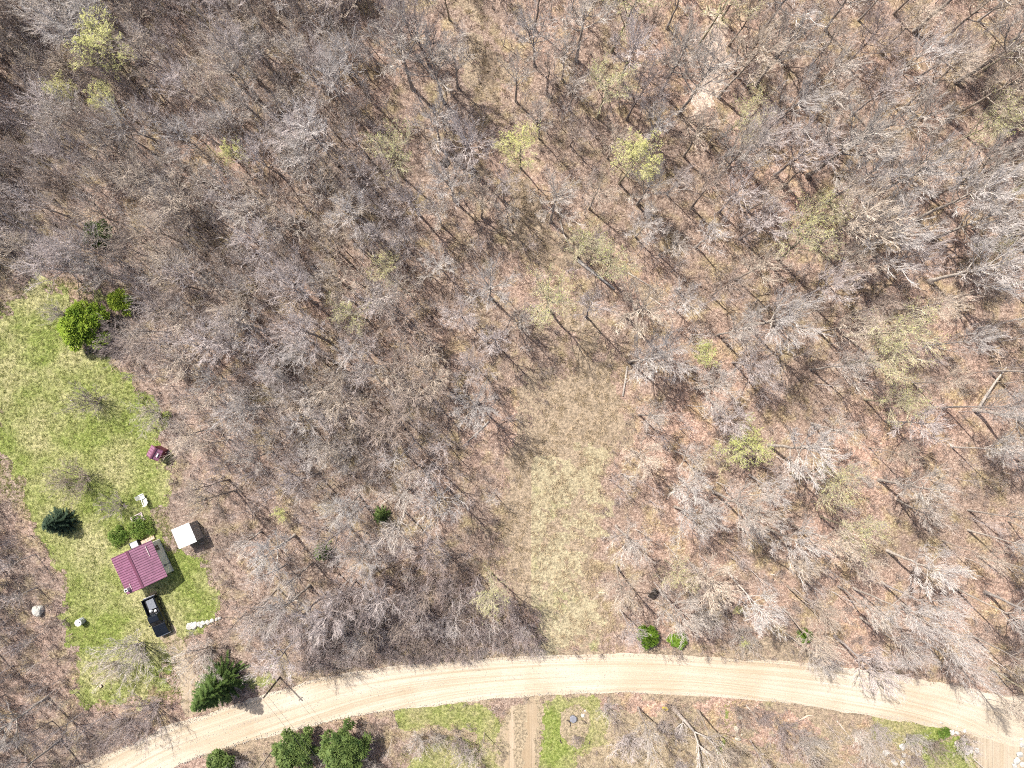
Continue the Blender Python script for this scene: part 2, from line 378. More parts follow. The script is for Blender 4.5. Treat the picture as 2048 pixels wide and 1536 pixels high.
# ------------------------------------------------------------------ trees: how each kind grows
def bez(a, c, e, n):
    return [tuple((1 - t) ** 2 * a[k] + 2 * t * (1 - t) * c[k] + t * t * e[k] for k in range(3)) for t in [i / n for i in range(n + 1)]]
def along(pts, s):
    x = s * (len(pts) - 1); i = min(int(x), len(pts) - 2); f = x - i
    p = tuple(pts[i][k] + (pts[i + 1][k] - pts[i][k]) * f for k in range(3))
    d = tuple(pts[i + 1][k] - pts[i][k] for k in range(3)); l = math.sqrt(sum(q * q for q in d)) or 1e-6
    return p, tuple(q / l for q in d)
def branch_dir(r, d, side, up):
    while True:
        v = [r.uniform(-1, 1) for _ in range(3)]; l = math.sqrt(sum(q * q for q in v))
        if 0.1 < l < 1: break
    w = [d[k] + side * v[k] / l for k in range(3)]; w[2] += up
    l = math.sqrt(sum(q * q for q in w)) or 1e-6
    return tuple(q / l for q in w)
def sub(r, C, pts, L, n, s0, frac, side, up, rad, lev, cfg, tips):
    for i in range(n):
        s = s0 + (1 - s0) * (i + r.random()) / n
        p, d = along(pts, min(s, 0.98)); w = branch_dir(r, d, side, up)
        l = L * frac * (1.15 - 0.55 * s) * r.uniform(0.65, 1.25)
        e = tuple(p[k] + w[k] * l for k in range(3)); 
        m = tuple((p[k] + e[k]) / 2 + (0.10 * l * r.uniform(-1, 1)) for k in range(3))
        e = (e[0], e[1], e[2] + 0.12 * l)
        if lev == len(cfg):            # a twig: one small spike
            C.tube([p, e], [rad, 0], 3)
            if tips is not None: tips.append((p, e))
        else:
            q = [p, m, e]; C.tube(q, [rad, rad * 0.7, rad * 0.3], 3)
            n2, f2, s2, u2 = cfg[lev]
            sub(r, C, q, l, n2, 0.15, f2, s2, u2, rad * 0.62, lev + 1, cfg, tips)

def grow(seed, H, R, fork, nl, cfg, r0, tips=None, multi=0, vase=0.5, droop=0.0):
    r = random.Random(seed); T = MB(); C = MB()
    stems = []
    if not multi:
        pts = []; wx = wy = 0; n = 9
        top = H * r.uniform(0.80, 0.9)
        for i in range(n + 1):
            t = i / n; wx += r.uniform(-1, 1) * 0.007 * H * (t > 0); wy += r.uniform(-1, 1) * 0.007 * H * (t > 0)
            pts.append((wx, wy, -0.25 + t * (top + 0.25)))
        rad = [r0 * (1.35 if i == 0 else 1.0) * (1 - 0.82 * (i / n) ** 0.9) for i in range(n + 1)]
        T.tube(pts, rad, 7); stems.append((pts, top))
        # the leader's own fine wood
        sub(r, C, pts[-4:], top * 0.5, cfg[0][0] + 2, 0.2, 0.36, 0.9, 0.25, r0 * 0.16, 1, cfg, tips)
    else:
        for s in range(multi):
            az = 2 * PI * (s + r.random() * 0.7) / multi; d = R * r.uniform(0.35, 0.95)
            e = (math.cos(az) * d, math.sin(az) * d, H * r.uniform(0.7, 1.0)); c = (e[0] * 0.35, e[1] * 0.35, H * 0.5)
            a = (math.cos(az) * 0.12, math.sin(az) * 0.12, -0.2)
            pts = bez(a, c, e, 6); T.tube(pts, [r0 * (1 - 0.85 * i / 6) for i in range(7)], 5); stems.append((pts, e[2]))
            sub(r, C, pts, H * 0.8, cfg[0][0] + 3, 0.25, 0.36, 0.8, 0.2, r0 * 0.34, 1, cfg, tips)
    if not multi:
        pts, top = stems[0]
        for i in range(nl):
            t = fork + (0.94 - fork) * ((i + r.random() * 0.8) / nl); p, _ = along(pts, t)
            az = i * 2.39996 + r.uniform(-0.5, 0.5); u = (t - fork) / (1 - fork)
            d = R * r.uniform(0.6, 1.05) * (1 - 0.6 * u) ; ze = p[2] + (H - p[2]) * r.uniform(0.45, 0.95) * (0.75 + 0.25 * u) - droop * d
            e = (p[0] + math.cos(az) * d, p[1] + math.sin(az) * d, ze)
            c = (p[0] + math.cos(az) * d * vase, p[1] + math.sin(az) * d * vase, p[2] + (ze - p[2]) * 0.35)
            lp = bez(p, c, e, 6); rr = r0 * (0.42 - 0.24 * u)
            T.tube(lp, [rr * (1 - 0.85 * k / 6) for k in range(7)], 5)
            L = math.sqrt(d * d + (ze - p[2]) ** 2)
            n1, f1, s1, u1 = cfg[0]
            sub(r, C, lp, L, n1, 0.28, f1, s1, u1, rr * 0.36, 1, cfg, tips)
    return T, C

def buds(seed, tips, n, size, outer=0.0):
    r = random.Random(seed); b = MB()
    for i in range(n):
        p, e = tips[int(r.random() * len(tips))]; t = r.uniform(0.3, 1.05)
        c = [p[k] + (e[k] - p[k]) * t + r.uniform(-.06, .06) for k in range(3)]
        s = size * r.uniform(0.6, 1.3); a = r.uniform(0, 6.28); ti = r.uniform(-0.9, 0.9)
        u = (math.cos(a) * s, math.sin(a) * s, ti * s * 0.6); v = (-math.sin(a) * s * 0.6, math.cos(a) * s * 0.6, r.uniform(-.5, .5) * s)
        b.poly([[c[k] - u[k] for k in range(3)], [c[k] + v[k] for k in range(3)], [c[k] + u[k] for k in range(3)], [c[k] - v[k] for k in range(3)]])
    return b

class Kind:
    def __init__(self, H, parts): self.H = H; self.parts = parts   # parts: (name, mesh, material, colour slot)
def meshes(T, C, tm, cm, H, extra=()):
    a = T.mesh("trunk"); a.materials.append(tm); a.polygons.foreach_set("use_smooth", [True] * len(a.polygons))
    c = C.mesh("crown"); c.materials.append(cm)
    return Kind(H, [("trunk", a), ("crown", c)] + list(extra))

TALL = []; FAINT = []; BIG = []; SLIM = []; YOUNG = []; BUD = []; SHRUB = []; SAP = []; DENSE = []
for s in range(6):
    T, C = grow(100 + s, 18, 4.6, 0.44, 13, [(9, .46, .5, .08), (7, .5, .55, .05), (6, .62, .6, .03)], 0.27, vase=0.62)
    BIG.append(meshes(T, C, M["bark"], M["twig"], 18))
for s in range(6):
    T, C = grow(200 + s, 14, 2.8, 0.42, 11, [(8, .46, .6, .1), (6, .5, .65, .06), (4, .65, .7, .03)], 0.165, vase=0.6)
    SLIM.append(meshes(T, C, M["bark"], M["twig"], 14))
for s in range(4):
    T, C = grow(800 + s, 18, 2.5, 0.56, 11, [(8, .48, .5, .1), (6, .5, .55, .06), (6, .65, .6, .03)], 0.155, vase=0.55)
    TALL.append(meshes(T, C, M["bark"], M["twig"], 18))
for s in range(5):
    T, C = grow(300 + s, 11, 1.9, 0.40, 10, [(7, .46, .65, .1), (7, .55, .75, .06)], 0.115, vase=0.6)
    YOUNG.append(meshes(T, C, M["bark"], M["twig"], 11))
for s in range(4):
    tp = []
    T, C = grow(400 + s, 13, 3.0, 0.42, 11, [(8, .44, .75, .06), (6, .5, .8, .03), (4, .65, .9, .02)], 0.15, tips=tp, vase=0.6)
    fa = buds(s + 50, tp, 1500, 0.03).mesh("foliage"); fa.materials.append(M["bud"])
    FAINT.append(meshes(T, C, M["bark"], M["twig"], 13, [("foliage", fa)]))
    fb = buds(s, tp, 9000, 0.034).mesh("foliage"); fb.materials.append(M["bud"])
    BUD.append(meshes(T, C, M["bark"], M["twig"], 13, [("foliage", fb)]))
for s in range(5):
    T, C = grow(500 + s, 3.4, 2.3, 0, 0, [(6, .5, .7, .12), (7, .55, .8, .1), (5, .6, .8, .05)], 0.03, multi=15)
    SHRUB.append(meshes(T, C, M["bark"], M["twig"], 3.4))
for s in range(3):
    T, C = grow(600 + s, 12, 3.5, 0.34, 14, [(9, .46, .6, .08), (8, .5, .7, .05), (6, .58, .75, .03)], 0.16, vase=0.65)
    DENSE.append(meshes(T, C, M["bark"], M["twig"], 12))
for s in range(5):
    T, C = grow(700 + s, 6.5, 1.2, 0.30, 8, [(6, .48, .7, .1), (5, .55, .8, .06)], 0.05, vase=0.6)
    b = MB(); b.v = T.v + C.v; k = len(T.v); b.f = T.f + [tuple(i + k for i in f) for f in C.f]
    SAP.append(b)

def conifer(seed, H, R, mat, low=0.04, dens=1.0, spray=0.34, power=0.9):
    r = random.Random(seed); T = MB(); C = MB()
    T.tube([(0, 0, -0.2), (0, 0, H * 0.5), (0, 0, H * 0.98)], [0.03 * H ** 0.8, 0.018 * H ** 0.8, 0.01], 7)
    z = H * low
    while z < H * 0.97:
        u = z / H; L0 = R * (1 - u) ** power + 0.12; nb = max(5, int((6 + 5 * (1 - u)) * dens))
        a0 = r.random() * 6.28
        for k in range(nb):
            az = a0 + 6.283 * k / nb + r.uniform(-.25, .25); L = L0 * r.uniform(0.78, 1.12); dr = r.uniform(-0.05, 0.22) * (1 - u)
            ca, sa = math.cos(az), math.sin(az)
            pts = [(ca * L * t, sa * L * t, z - dr * L * t + 0.14 * L * t * t) for t in (0, .5, 1)]
            C.tube(pts, [0.022, 0.014, 0.004], 3)
            n = max(3, int(L / 0.115 * dens))
            for i in range(n):
                t = (i + 0.6) / n; p, d = along(pts, min(t, .98))
                for sd in (-1, 1):
                    l = spray * (1.15 - 0.6 * t) * r.uniform(.7, 1.3) * min(1, 0.5 + L / 2)
                    w = (ca * 0.75 - sa * sd * 0.75, sa * 0.75 + ca * sd * 0.75, r.uniform(-.25, .45))
                    e = tuple(p[q] + w[q] * l for q in range(3))
                    C.tube([p, e], [0.055 * r.uniform(.7, 1.3), 0], 3)
        z += (0.30 + 0.16 * (1 - u)) * (H / 7) ** 0.4 / dens ** 0.5
    for i in range(6): 
        a = i * 1.05; C.tube([(0, 0, H * .93), (math.cos(a) * .1, math.sin(a) * .1, H * 1.0)], [.04, 0], 3)
    return meshes(T, C, M["bark"], mat, H)
def leafy_bush(seed, H, R, mat, n=2600, leaf=0.16, nl=22, rag=(.7, 1.15)):
    r = random.Random(seed); T = MB(); C = MB()
    for k in range(6):
        a = k * 1.047 + r.uniform(-.3, .3); T.tube([(0.1 * math.cos(a), 0.1 * math.sin(a), -.1), (R * .3 * math.cos(a), R * .3 * math.sin(a), H * .4), (R * .55 * math.cos(a), R * .55 * math.sin(a), H * .8)], [.05, .035, .01], 5)
    lob = []
    for i in range(nl):
        a = i * 2.39996; a += r.uniform(-.5, .5); q = math.sqrt((i + .5) / nl) * 0.80 * r.uniform(*rag); q = min(q, .86)
        lob.append((q * R * math.cos(a), q * R * math.sin(a), H * (0.78 - 0.55 * q * q) * r.uniform(.85, 1.1), R * r.uniform(.55, 1.25) * 1.25 / math.sqrt(nl)))
    for i in range(n):
        x, y, z, q = lob[int(r.random() * len(lob))]
        v = [r.gauss(0, 1) for _ in range(3)]; l = math.sqrt(sum(k * k for k in v)) or 1; v = [k / l for k in v]; v[2] = abs(v[2]) * 0.9 + v[2] * .1
        rr = q * r.uniform(.7, 1.05); p = (x + v[0] * rr, y + v[1] * rr, max(.05, z + v[2] * rr))
        e = tuple(p[k] + (v[k] + r.uniform(-.7, .7)) * leaf * r.uniform(.7, 1.4) for k in range(3))
        C.tube([p, e], [leaf * 0.36, 0], 3)
    return meshes(T, C, M["bark"], mat, H)

GREY = (0.44, 0.395, 0.352); LAV = (0.44, 0.388, 0.368); TAN = (0.46, 0.392, 0.322); BROWN = (0.32, 0.262, 0.222); WHITE = (0.49, 0.46, 0.43); OLIVE = (0.40, 0.36, 0.25); SILVER = (0.445, 0.41, 0.385); DUSK = (0.30, 0.252, 0.238)
BARKC = (0.11, 0.092, 0.082)
USED = set()
def plant(name, kind, x, y, h, colr, label, cat="tree", group=None, bark=None, wide=1.0, lean=None, rz=None, single=False):
    k = h / kind.H; e = empty(name, (x, y, gz(x, y)), rnd.uniform(0, 6.28) if rz is None else rz)
    e.scale = (k * wide, k * wide, k)
    lx, ly = lean if lean else (rnd.gauss(0, 0.035), rnd.gauss(0, 0.035))
    e.rotation_euler[0] = lx; e.rotation_euler[1] = ly
    f = rnd.uniform(0.86, 1.14)
    for nm, me in kind.parts:
        o = bpy.data.objects.new(nm, me); col.objects.link(o); o.parent = e
        c = colr if nm == "crown" else (bark or tuple(0.55 * q + 0.45 * p for q, p in zip(colr, BARKC)))
        o.color = (c[0] * f, c[1] * f, c[2] * f, 1)
    tag(e, label, cat, group); return e
#__TREES__
# ------------------------------------------------------------------ trees that stand out, one by one
# (pixel x, y of the foot), kind, height, colour, label
B, SL, D, TA = BIG, SLIM, DENSE, TALL
CW = "in the open wood up the slope"
HAND = [
 # open wood beyond the pale trail
 (1442, 40, SL, 13, BROWN, "thin dark tree at the head of the pale leaf-strewn trail"),
 (1457, 92, SL, 14, BROWN, "dark tree with a curved trunk beside the pale trail"),
 (1468, 147, SL, 15, BROWN, "dark forked tree beside the pale trail, below the curved trunk"),
 (1512, 171, B, 15, GREY, "grey tree with dark lower trunk east of the forked trail tree"),
 (1598, 208, B, 14, GREY, "bushy grey crown on a short dark trunk in the open upper wood"),
 (1763, 103, SL, 14, TAN, "thin lone trunk with a sharp V-shaped shadow near the top edge"),
 (1787, 28, SL, 14, BROWN, "dark thin tree at the top edge next to the triple trunk"),
 (1830, 62, B, 20, GREY, "big triple-trunked tree leaning out over the top edge"),
 (1914, 162, B, 20, GREY, "tall grey tree with a long straight trunk near the upper corner"),
 (1975, 208, B, 19, BROWN, "tall dark trunk with a slanted shadow by the upper frame corner"),
 (1762, 180, SL, 15, SILVER, "thin pale trunk below the lone V-shadow tree"),
 (1474, 325, B, 14, LAV, "fan-shaped grey crown at the foot of the pale trail"),
 (1550, 350, B, 15, LAV, "lavender grey tree with red-brown trunk below the trail tree"),
 (1615, 352, B, 20, GREY, "largest feathery grey crown fanning to the upper corner"),
 (1765, 285, B, 15, GREY, "mid-grey tree with arched dark trunk under the largest feathery crown"),
 (1813, 212, SL, 16, TAN, "slim tan tree above the arched dark trunk"),
 (1943, 365, B, 17, GREY, "tree forking low into three dark limbs at the side edge"),
 (1710, 387, SL, 13, GREY, "small grey tree just above the wide silver crown"),
 (1731, 402, B, 18, SILVER, "wide silver crown of long feathery limbs"),
 (1384, 415, SL, 14, BROWN, "spindly dark tree with a long bent trunk by the brown shadow patch"),
 (1439, 425, SL, 14, LAV, "narrow lavender tree with twin trunks beside the spindly bent one"),
 (1480, 478, B, 13, LAV, "round lavender crown below the twin-trunk tree"),
 (1495, 421, SL, 12, TAN, "tan dead-limbed tree above the round lavender crown"),
 (1944, 457, SL, 15, TAN, "thin bent tree at the side edge below the low fork"),
 (1685, 520, B, 17, SILVER, "silver tree with a dark foot in the middle of the open wood"),
 (2011, 462, B, 17, BROWN, "dark trunk running out of the side edge"),
 (1717, 330, SL, 13, TAN, "thin leaning pole beside the arched dark trunk"),
 (1567, 373, SL, 12, BROWN, "low dark tree crossing the red-brown trunk"),
 (1690, 130, D, 12, DUSK, "dusky bushy tree high in the open wood"),
 (1650, 60, B, 15, GREY, "rounded grey crown between the trail and the triple trunk"),
 (1880, 300, B, 15, OLIVE, "olive-tinted bare tree near the side edge"),
 (1590, 460, B, 13, OLIVE, "olive-tinted crown below the red-brown trunk"),
 (1830, 440, B, 16, SILVER, "bright silver crown above the crossed fallen trunks"),
 (1860, 480, B, 17, SILVER, "tall silver tree beside the bright silver crown"),
 # along the grassy track
 (1070, 60, SL, 15, BROWN, "thin dark trunk at the top of the grassy track"),
 (1152, 121, B, 17, GREY, "tree with two upright dark trunks and a long slanting shadow"),
 (1223, 104, B, 16, OLIVE, "wide olive-tinged tree with a dark upright trunk at the top"),
 (1032, 203, SL, 13, GREY, "slim tree with a straight dark trunk beside the grassy track"),
 (1094, 190, SL, 11, BROWN, "thin pole tree on pink leaf litter by the track"),
 (1138, 220, SL, 11, GREY, "small feathery tree beside the thin pole tree"),
 (1124, 158, SL, 13, GREY, "dim grey tree under the two upright trunks"),
 (1294, 76, SL, 9, BROWN, "short dark stub tree on bright leaf litter"),
 (1333, 58, SL, 14, GREY, "grey tree between the stub tree and the pale trail"),
 (1321, 189, B, 15, GREY, "V-forked grey tree beside the pale trail"),
 (1254, 240, D, 13, DUSK, "dense dark purple-grey crown by the pale trail"),
 (1275, 408, B, 13, GREY, "grey tree leaning away from the yellow-tipped crown"),
 (1179, 418, SL, 12, TAN, "tree with a bold Y-shaped fork near the track"),
 (1155, 514, B, 13, OLIVE, "pale olive crown right above the mossy log", ),
 (1271, 473, D, 10, SILVER, "starburst silver crown above the curved brown shadow"),
 (943, 336, B, 15, LAV, "lavender tree with double dark trunk beside the track bend"),
 (909, 401, B, 13, SILVER, "pale fan-shaped crown with a leaning dark trunk"),
 (885, 452, SL, 12, GREY, "grey tree below the pale fan-shaped crown"),
 (858, 131, D, 15, DUSK, "tall dark grey tree high above the track"),
 (888, 206, B, 14, GREY, "rounded grey crown with a thick dark trunk shadow"),
 (735, 192, SL, 15, SILVER, "silver crown on a bent dark trunk at the edge of the thick wood"),
 (882, 298, B, 13, SILVER, "soft silver crown next to the black nest"),
 (755, 387, B, 12, LAV, "lavender crown with a hooked dark trunk"),
 (916, 175, SL, 14, GREY, "slim grey tree beside the rounded grey crown"),
 (753, 50, SL, 16, BROWN, "thick dark leaning trunk at the top edge"),
 (1015, 456, SL, 11, GREY, "slim tree standing on the grassy track bend"),
 (964, 435, SL, 12, TAN, "tan tree beside the slim track-bend tree"),
 (1141, 291, SL, 9, BROWN, "tiny thin pole on the pink litter under the yellow-tipped tree"),
 # middle
 (885, 542, D, 9, WHITE, "bright white fan crown in the middle of the wood"),
 (981, 596, B, 14, SILVER, "broad silver crown fanning upward beside the white fan crown"),
 (930, 640, D, 10, LAV, "lavender crown under the broad silver fan"),
 (1040, 655, SL, 12, GREY, "small grey crown at the edge of the track, midway"),
 (1258, 724, B, 13, SILVER, "pale upright crown next to the standing lit log"),
 (1302, 712, D, 12, SILVER, "largest round silver crown at the end of the side path"),
 (1346, 616, D, 9, SILVER, "bluish silver crown under the white stump top"),
 (1278, 830, SL, 12, GREY, "thin grey tree with a long slanting trunk shadow on litter"),
 (988, 984, SL, 6, SILVER, "small pale tree alone in the dry grass"),
 (955, 735, D, 9, LAV, "soft lavender crown with a fine dark stem midway"),
 (735, 640, SL, 12, OLIVE, "olive-tinged slim tree in the thick wood"),
 (790, 560, SL, 12, OLIVE, "greenish grey tree below the thick dark wood"),
 # wood beyond the clearing, lower slope
 (1423, 591, SL, 13, BROWN, "thin tree with a bow-shaped trunk above the great oak-like crown"),
 (1492, 652, B, 18, SILVER, "great spreading crown on a thick short dark trunk"),
 (1466, 726, D, 12, LAV, "lavender round crown on a lone dark foot with long shadow"),
 (1391, 777, D, 11, GREY, "grey bushy crown beside the yellow-green ball"),
 (1857, 562, B, 18, SILVER, "big silver tree with heavy dark shadow below it"),
 (1703, 628, SL, 13, BROWN, "dark trunk crossing a pile of shadows"),
 (1690, 672, B, 17, OLIVE, "tree of several pale slanting trunks with olive crown"),
 (1902, 594, SL, 14, BROWN, "dark double trunk under the big silver tree"),
 (1953, 656, TA, 15, WHITE, "white snaking trunk running to the side edge"),
 (1948, 820, B, 18, SILVER, "wide pale tree rooted at the foot of the broken white trunk"),
 (1638, 548, SL, 15, TAN, "tan tree with slender limbs above the great spreading crown"),
 (1738, 895, TA, 12, TAN, "tan thin tree with a dark foot and slanting shadow"),
 (1902, 892, TA, 14, WHITE, "white thin trunk lying almost flat toward the side edge"),
 (1823, 765, TA, 13, TAN, "pale thin pole pointing at the side edge"),
 (1539, 890, B, 17, SILVER, "widest silver fan crown beside the large yellow-green one"),
 (1584, 948, B, 16, OLIVE, "olive-silver crown below the widest fan"),
 (1358, 956, D, 10, WHITE, "white-barked tree with bluish white crown"),
 (1350, 1014, D, 12, SILVER, "second white-trunked tree just below the bluish white crown"),
 (1427, 838, D, 11, LAV, "lavender crown above the white-barked tree"),
 (1772, 843, B, 13, LAV, "lavender tree between two thin tan poles"),
 (1758, 960, B, 15, GREY, "grey tree under the tan thin tree"),
 (1533, 1056, B, 14, SILVER, "silver tree with a straight lit trunk on the lower slope"),
 (1454, 1141, TA, 18, WHITE, "long pale trunk slanting toward the gravel road"),
 (1574, 1171, TA, 15, TAN, "tan trunk slanting beside the long pale one"),
 (1563, 1214, TA, 16, TAN, "straight tan trunk close above the road verge"),
 (1570, 1265, TA, 14, SILVER, "pale tree reaching out over the road edge"),
 (1676, 1173, TA, 15, GREY, "grey twin trunks in the roadside row"),
 (1707, 1176, TA, 19, SILVER, "longest pale trunk of the roadside row, with forked top"),
 (1720, 1234, TA, 16, SILVER, "pale trunk whose crown spreads over the road"),
 (1803, 1207, TA, 17, SILVER, "silver trunk in the roadside row with crown over the road bend"),
 (1908, 1176, TA, 18, SILVER, "tall slanting trunk near the side edge above the road"),
 (1943, 1272, TA, 15, GREY, "grey tree at the road bend by the lower corner"),
 (1936, 1020, TA, 16, GREY, "grey tree with long shadow near the side edge"),
 (1936, 1060, TA, 16, SILVER, "silver tree just below the grey long-shadow tree"),
 (1956, 1112, TA, 15, SILVER, "pale slim trunk pointing to the side edge above the road"),
 (1642, 1033, B, 15, OLIVE, "olive-grey crown in the lower wood"),
 (1587, 1050, TA, 16, TAN, "tan slanting tree beside the straight lit trunk"),
 (1775, 1101, B, 14, SILVER, "soft silver crown in the lower wood near the olive one"),
 (1378, 1182, D, 10, GREY, "grey crown above the two bright green bushes"),
 (1330, 1120, SL, 10, OLIVE, "slanting olive stems beside the dark hollow"),
 (1478, 1054, SL, 9, WHITE, "small white-limbed dead tree on the lower slope"),
 # thick wood, its few pale crowns
 (415, 762, D, 8, WHITE, "bright white many-branched crown in the thick wood by the lawn"),
 (540, 748, D, 9, SILVER, "silver star-shaped crown beside the bright white one"),
 (575, 775, D, 9, SILVER, "silver crown just below the star-shaped one"),
 (625, 905, D, 9, SILVER, "pale spreading crown at the lower end of the thick wood"),
 (690, 915, D, 8, SILVER, "pale low crown next to the pale spreading one"),
 (475, 110, D, 10, SILVER, "silver rounded crown high in the thick wood"),
 (260, 85, SL, 14, WHITE, "white-limbed tree with a long dark shadow beside the green crowns"),
 (120, 290, D, 11, LAV, "soft lavender crown low beside the thick wood's edge"),
 (580, 290, D, 10, GREY, "grey twisted crown in the thick wood beside the yellow one"),
 (345, 320, D, 9, GREY, "grey twisted crown above the fallen white log"),
 (150, 470, D, 9, DUSK, "dusky crown beside the dark small evergreen"),
 (590, 1070, B, 13, WHITE, "white spreading tree with green undergrowth at its foot"),
 (690, 1010, D, 11, WHITE, "white-limbed crown between the two small dark evergreens"),
 (710, 1120, D, 11, SILVER, "silver crown below the white-limbed one"),
 (690, 1195, B, 14, LAV, "broad lavender crown above the gravel road"),
 (620, 1170, B, 13, SILVER, "pale tree whose limbs droop toward the utility pole"),
 (660, 1240, SL, 9, SILVER, "pale slender tree slanting to the road edge"),
 (725, 1250, SL, 9, SILVER, "pale slim tree whose twigs hang over the road"),
 # tall trees in the lawn wood's corner
 (95, 1395, B, 14, SILVER, "pale star-shaped tree in the lower corner wood"),
 (120, 1480, B, 12, GREY, "grey tree below the pale star-shaped one"),
 (20, 1480, B, 14, GREY, "grey tree at the lower frame corner"),
]
for t in HAND:
    x, y = W(t[0], t[1], .72 * t[3] if (t[2] is D and t[0] < 830) else 0.0); kd = rnd.choice(FAINT if t[4] is OLIVE else t[2])
    bark = None
    if t[4] is WHITE: bark = (0.46, 0.42, 0.38)
    elif t[4] is SILVER: bark = (0.36, 0.32, 0.28)
    plant("bare_tree", kd, x, y, t[3] * rnd.uniform(.95, 1.05), t[4], t[5], "tree", "bare trees that stand out in the wood", bark, lean=(rnd.gauss(0, .03), rnd.gauss(0, .03)))

BUDS = [
 (195, 78, 14, 1.15, "large green-tinged budding tree near the upper corner"),
 (126, 178, 10, 0.8, "small bright yellow-green budding tree by the thick wood's edge"),
 (212, 202, 10, 1.0, "half-leafed yellow-green tree beside the small bright one"),
 (468, 312, 10, 0.8, "pale yellow budding tree alone in the thick wood"),
 (1042, 280, 14, 0.85, "yellow-green budding tree beside the grassy track"),
 (1268, 312, 15, 0.95, "yellow-topped budding tree below the dense purple crown"),
 (1412, 708, 7, 1.3, "round yellow-green budding ball in the lower open wood"),
 (1498, 884, 9, 1.6, "large yellow-green budding crown beside the widest silver fan"),
 (2042, 375, 8, 0.7, "small green budding tree cut by the side edge"),
 (560, 1030, 3.2, 1.6, "faint green budding shrub-like tree under the white spreading one"),
 (1478, 1222, 4, 0.8, "low yellow-green sprouting tree near the road"),
 (1486, 1285, 3.4, 0.8, "lowest yellow-green sprouting tree on the road verge"),
]
for i, (a, b_, h, w, lb) in enumerate(BUDS):
    x, y = W(a, b_, .75 * h); plant("budding_tree", BUD[i % 4], x, y, h, OLIVE, lb, "tree", "budding yellow-green trees", wide=w)

SHR = [
 (198, 803, 3.6, 1.0, DUSK, "grey leafless shrub alone on the lawn"),
 (175, 955, 3.4, 1.25, BROWN, "wide brown leafless shrub in the middle of the lawn"),
 (132, 960, 2.6, 0.9, TAN, "pale low shrub at the end of the wide brown one"),
 (245, 1008, 2.8, 1.0, DUSK, "dark leafless shrub beside the white chair"),
 (128, 628, 2.6, 1.0, LAV, "soft grey shrub next to the big green cedar"),
 (285, 1290, 5.0, 1.15, GREY, "large grey-green bare shrub beside the driveway"),
 (232, 1325, 3.2, 1.0, TAN, "pale shrub next to the large grey-green one"),
 (418, 1298, 4.6, 1.1, GREY, "grey-green bare shrub between the driveway and the wood"),
 (310, 1412, 4.2, 1.2, DUSK, "dark leafless shrub at the driveway mouth"),
 (255, 1440, 4.0, 1.1, DUSK, "brown-grey leafless shrub at the road's edge"),
 (1150, 1470, 1.8, 0.7, DUSK, "small purple-grey shrub in the garden bed"),
 (1252, 1470, 3.4, 1.1, LAV, "lavender bare shrub below the road beside the garden"),
 (935, 1500, 2.6, 1.0, LAV, "violet-grey shrub beside the lower dirt driveway"),
 (1560, 1450, 3.4, 1.2, DUSK, "dark tangled shrub beside the pale boulders"),
 (1600, 1470, 3.6, 1.1, GREY, "grey tangled shrub below the pale stump"),
 (1725, 1480, 3.4, 1.1, GREY, "grey shrub reaching over the green verge"),
 (1815, 1470, 2.8, 1.0, SILVER, "silvery shrub on the green verge by the boulders"),
 (1480, 1260, 3.4, 1.0, GREY, "grey shrub among the yellow-green sprouts"),
 (520, 1240, 3.0, 1.2, GREY, "large grey shrub at the end of the stone row"),
 (1395, 1230, 3.0, 1.0, TAN, "tan shrub above the bright green bushes"),
 (320, 830, 3.6, 1.0, GREY, "grey shrub on the lawn's wooded edge above the maroon shed"),
 (255, 690, 4.0, 1.1, DUSK, "dusky shrub in the big cedar's shadow"),
]
for i, (a, b_, h, w, c, lb) in enumerate(SHR):
    x, y = W(a, b_); plant("bare_shrub", SHRUB[i % 5], x, y, h * 1.25, c, lb, "shrub", "leafless shrubs", wide=w)

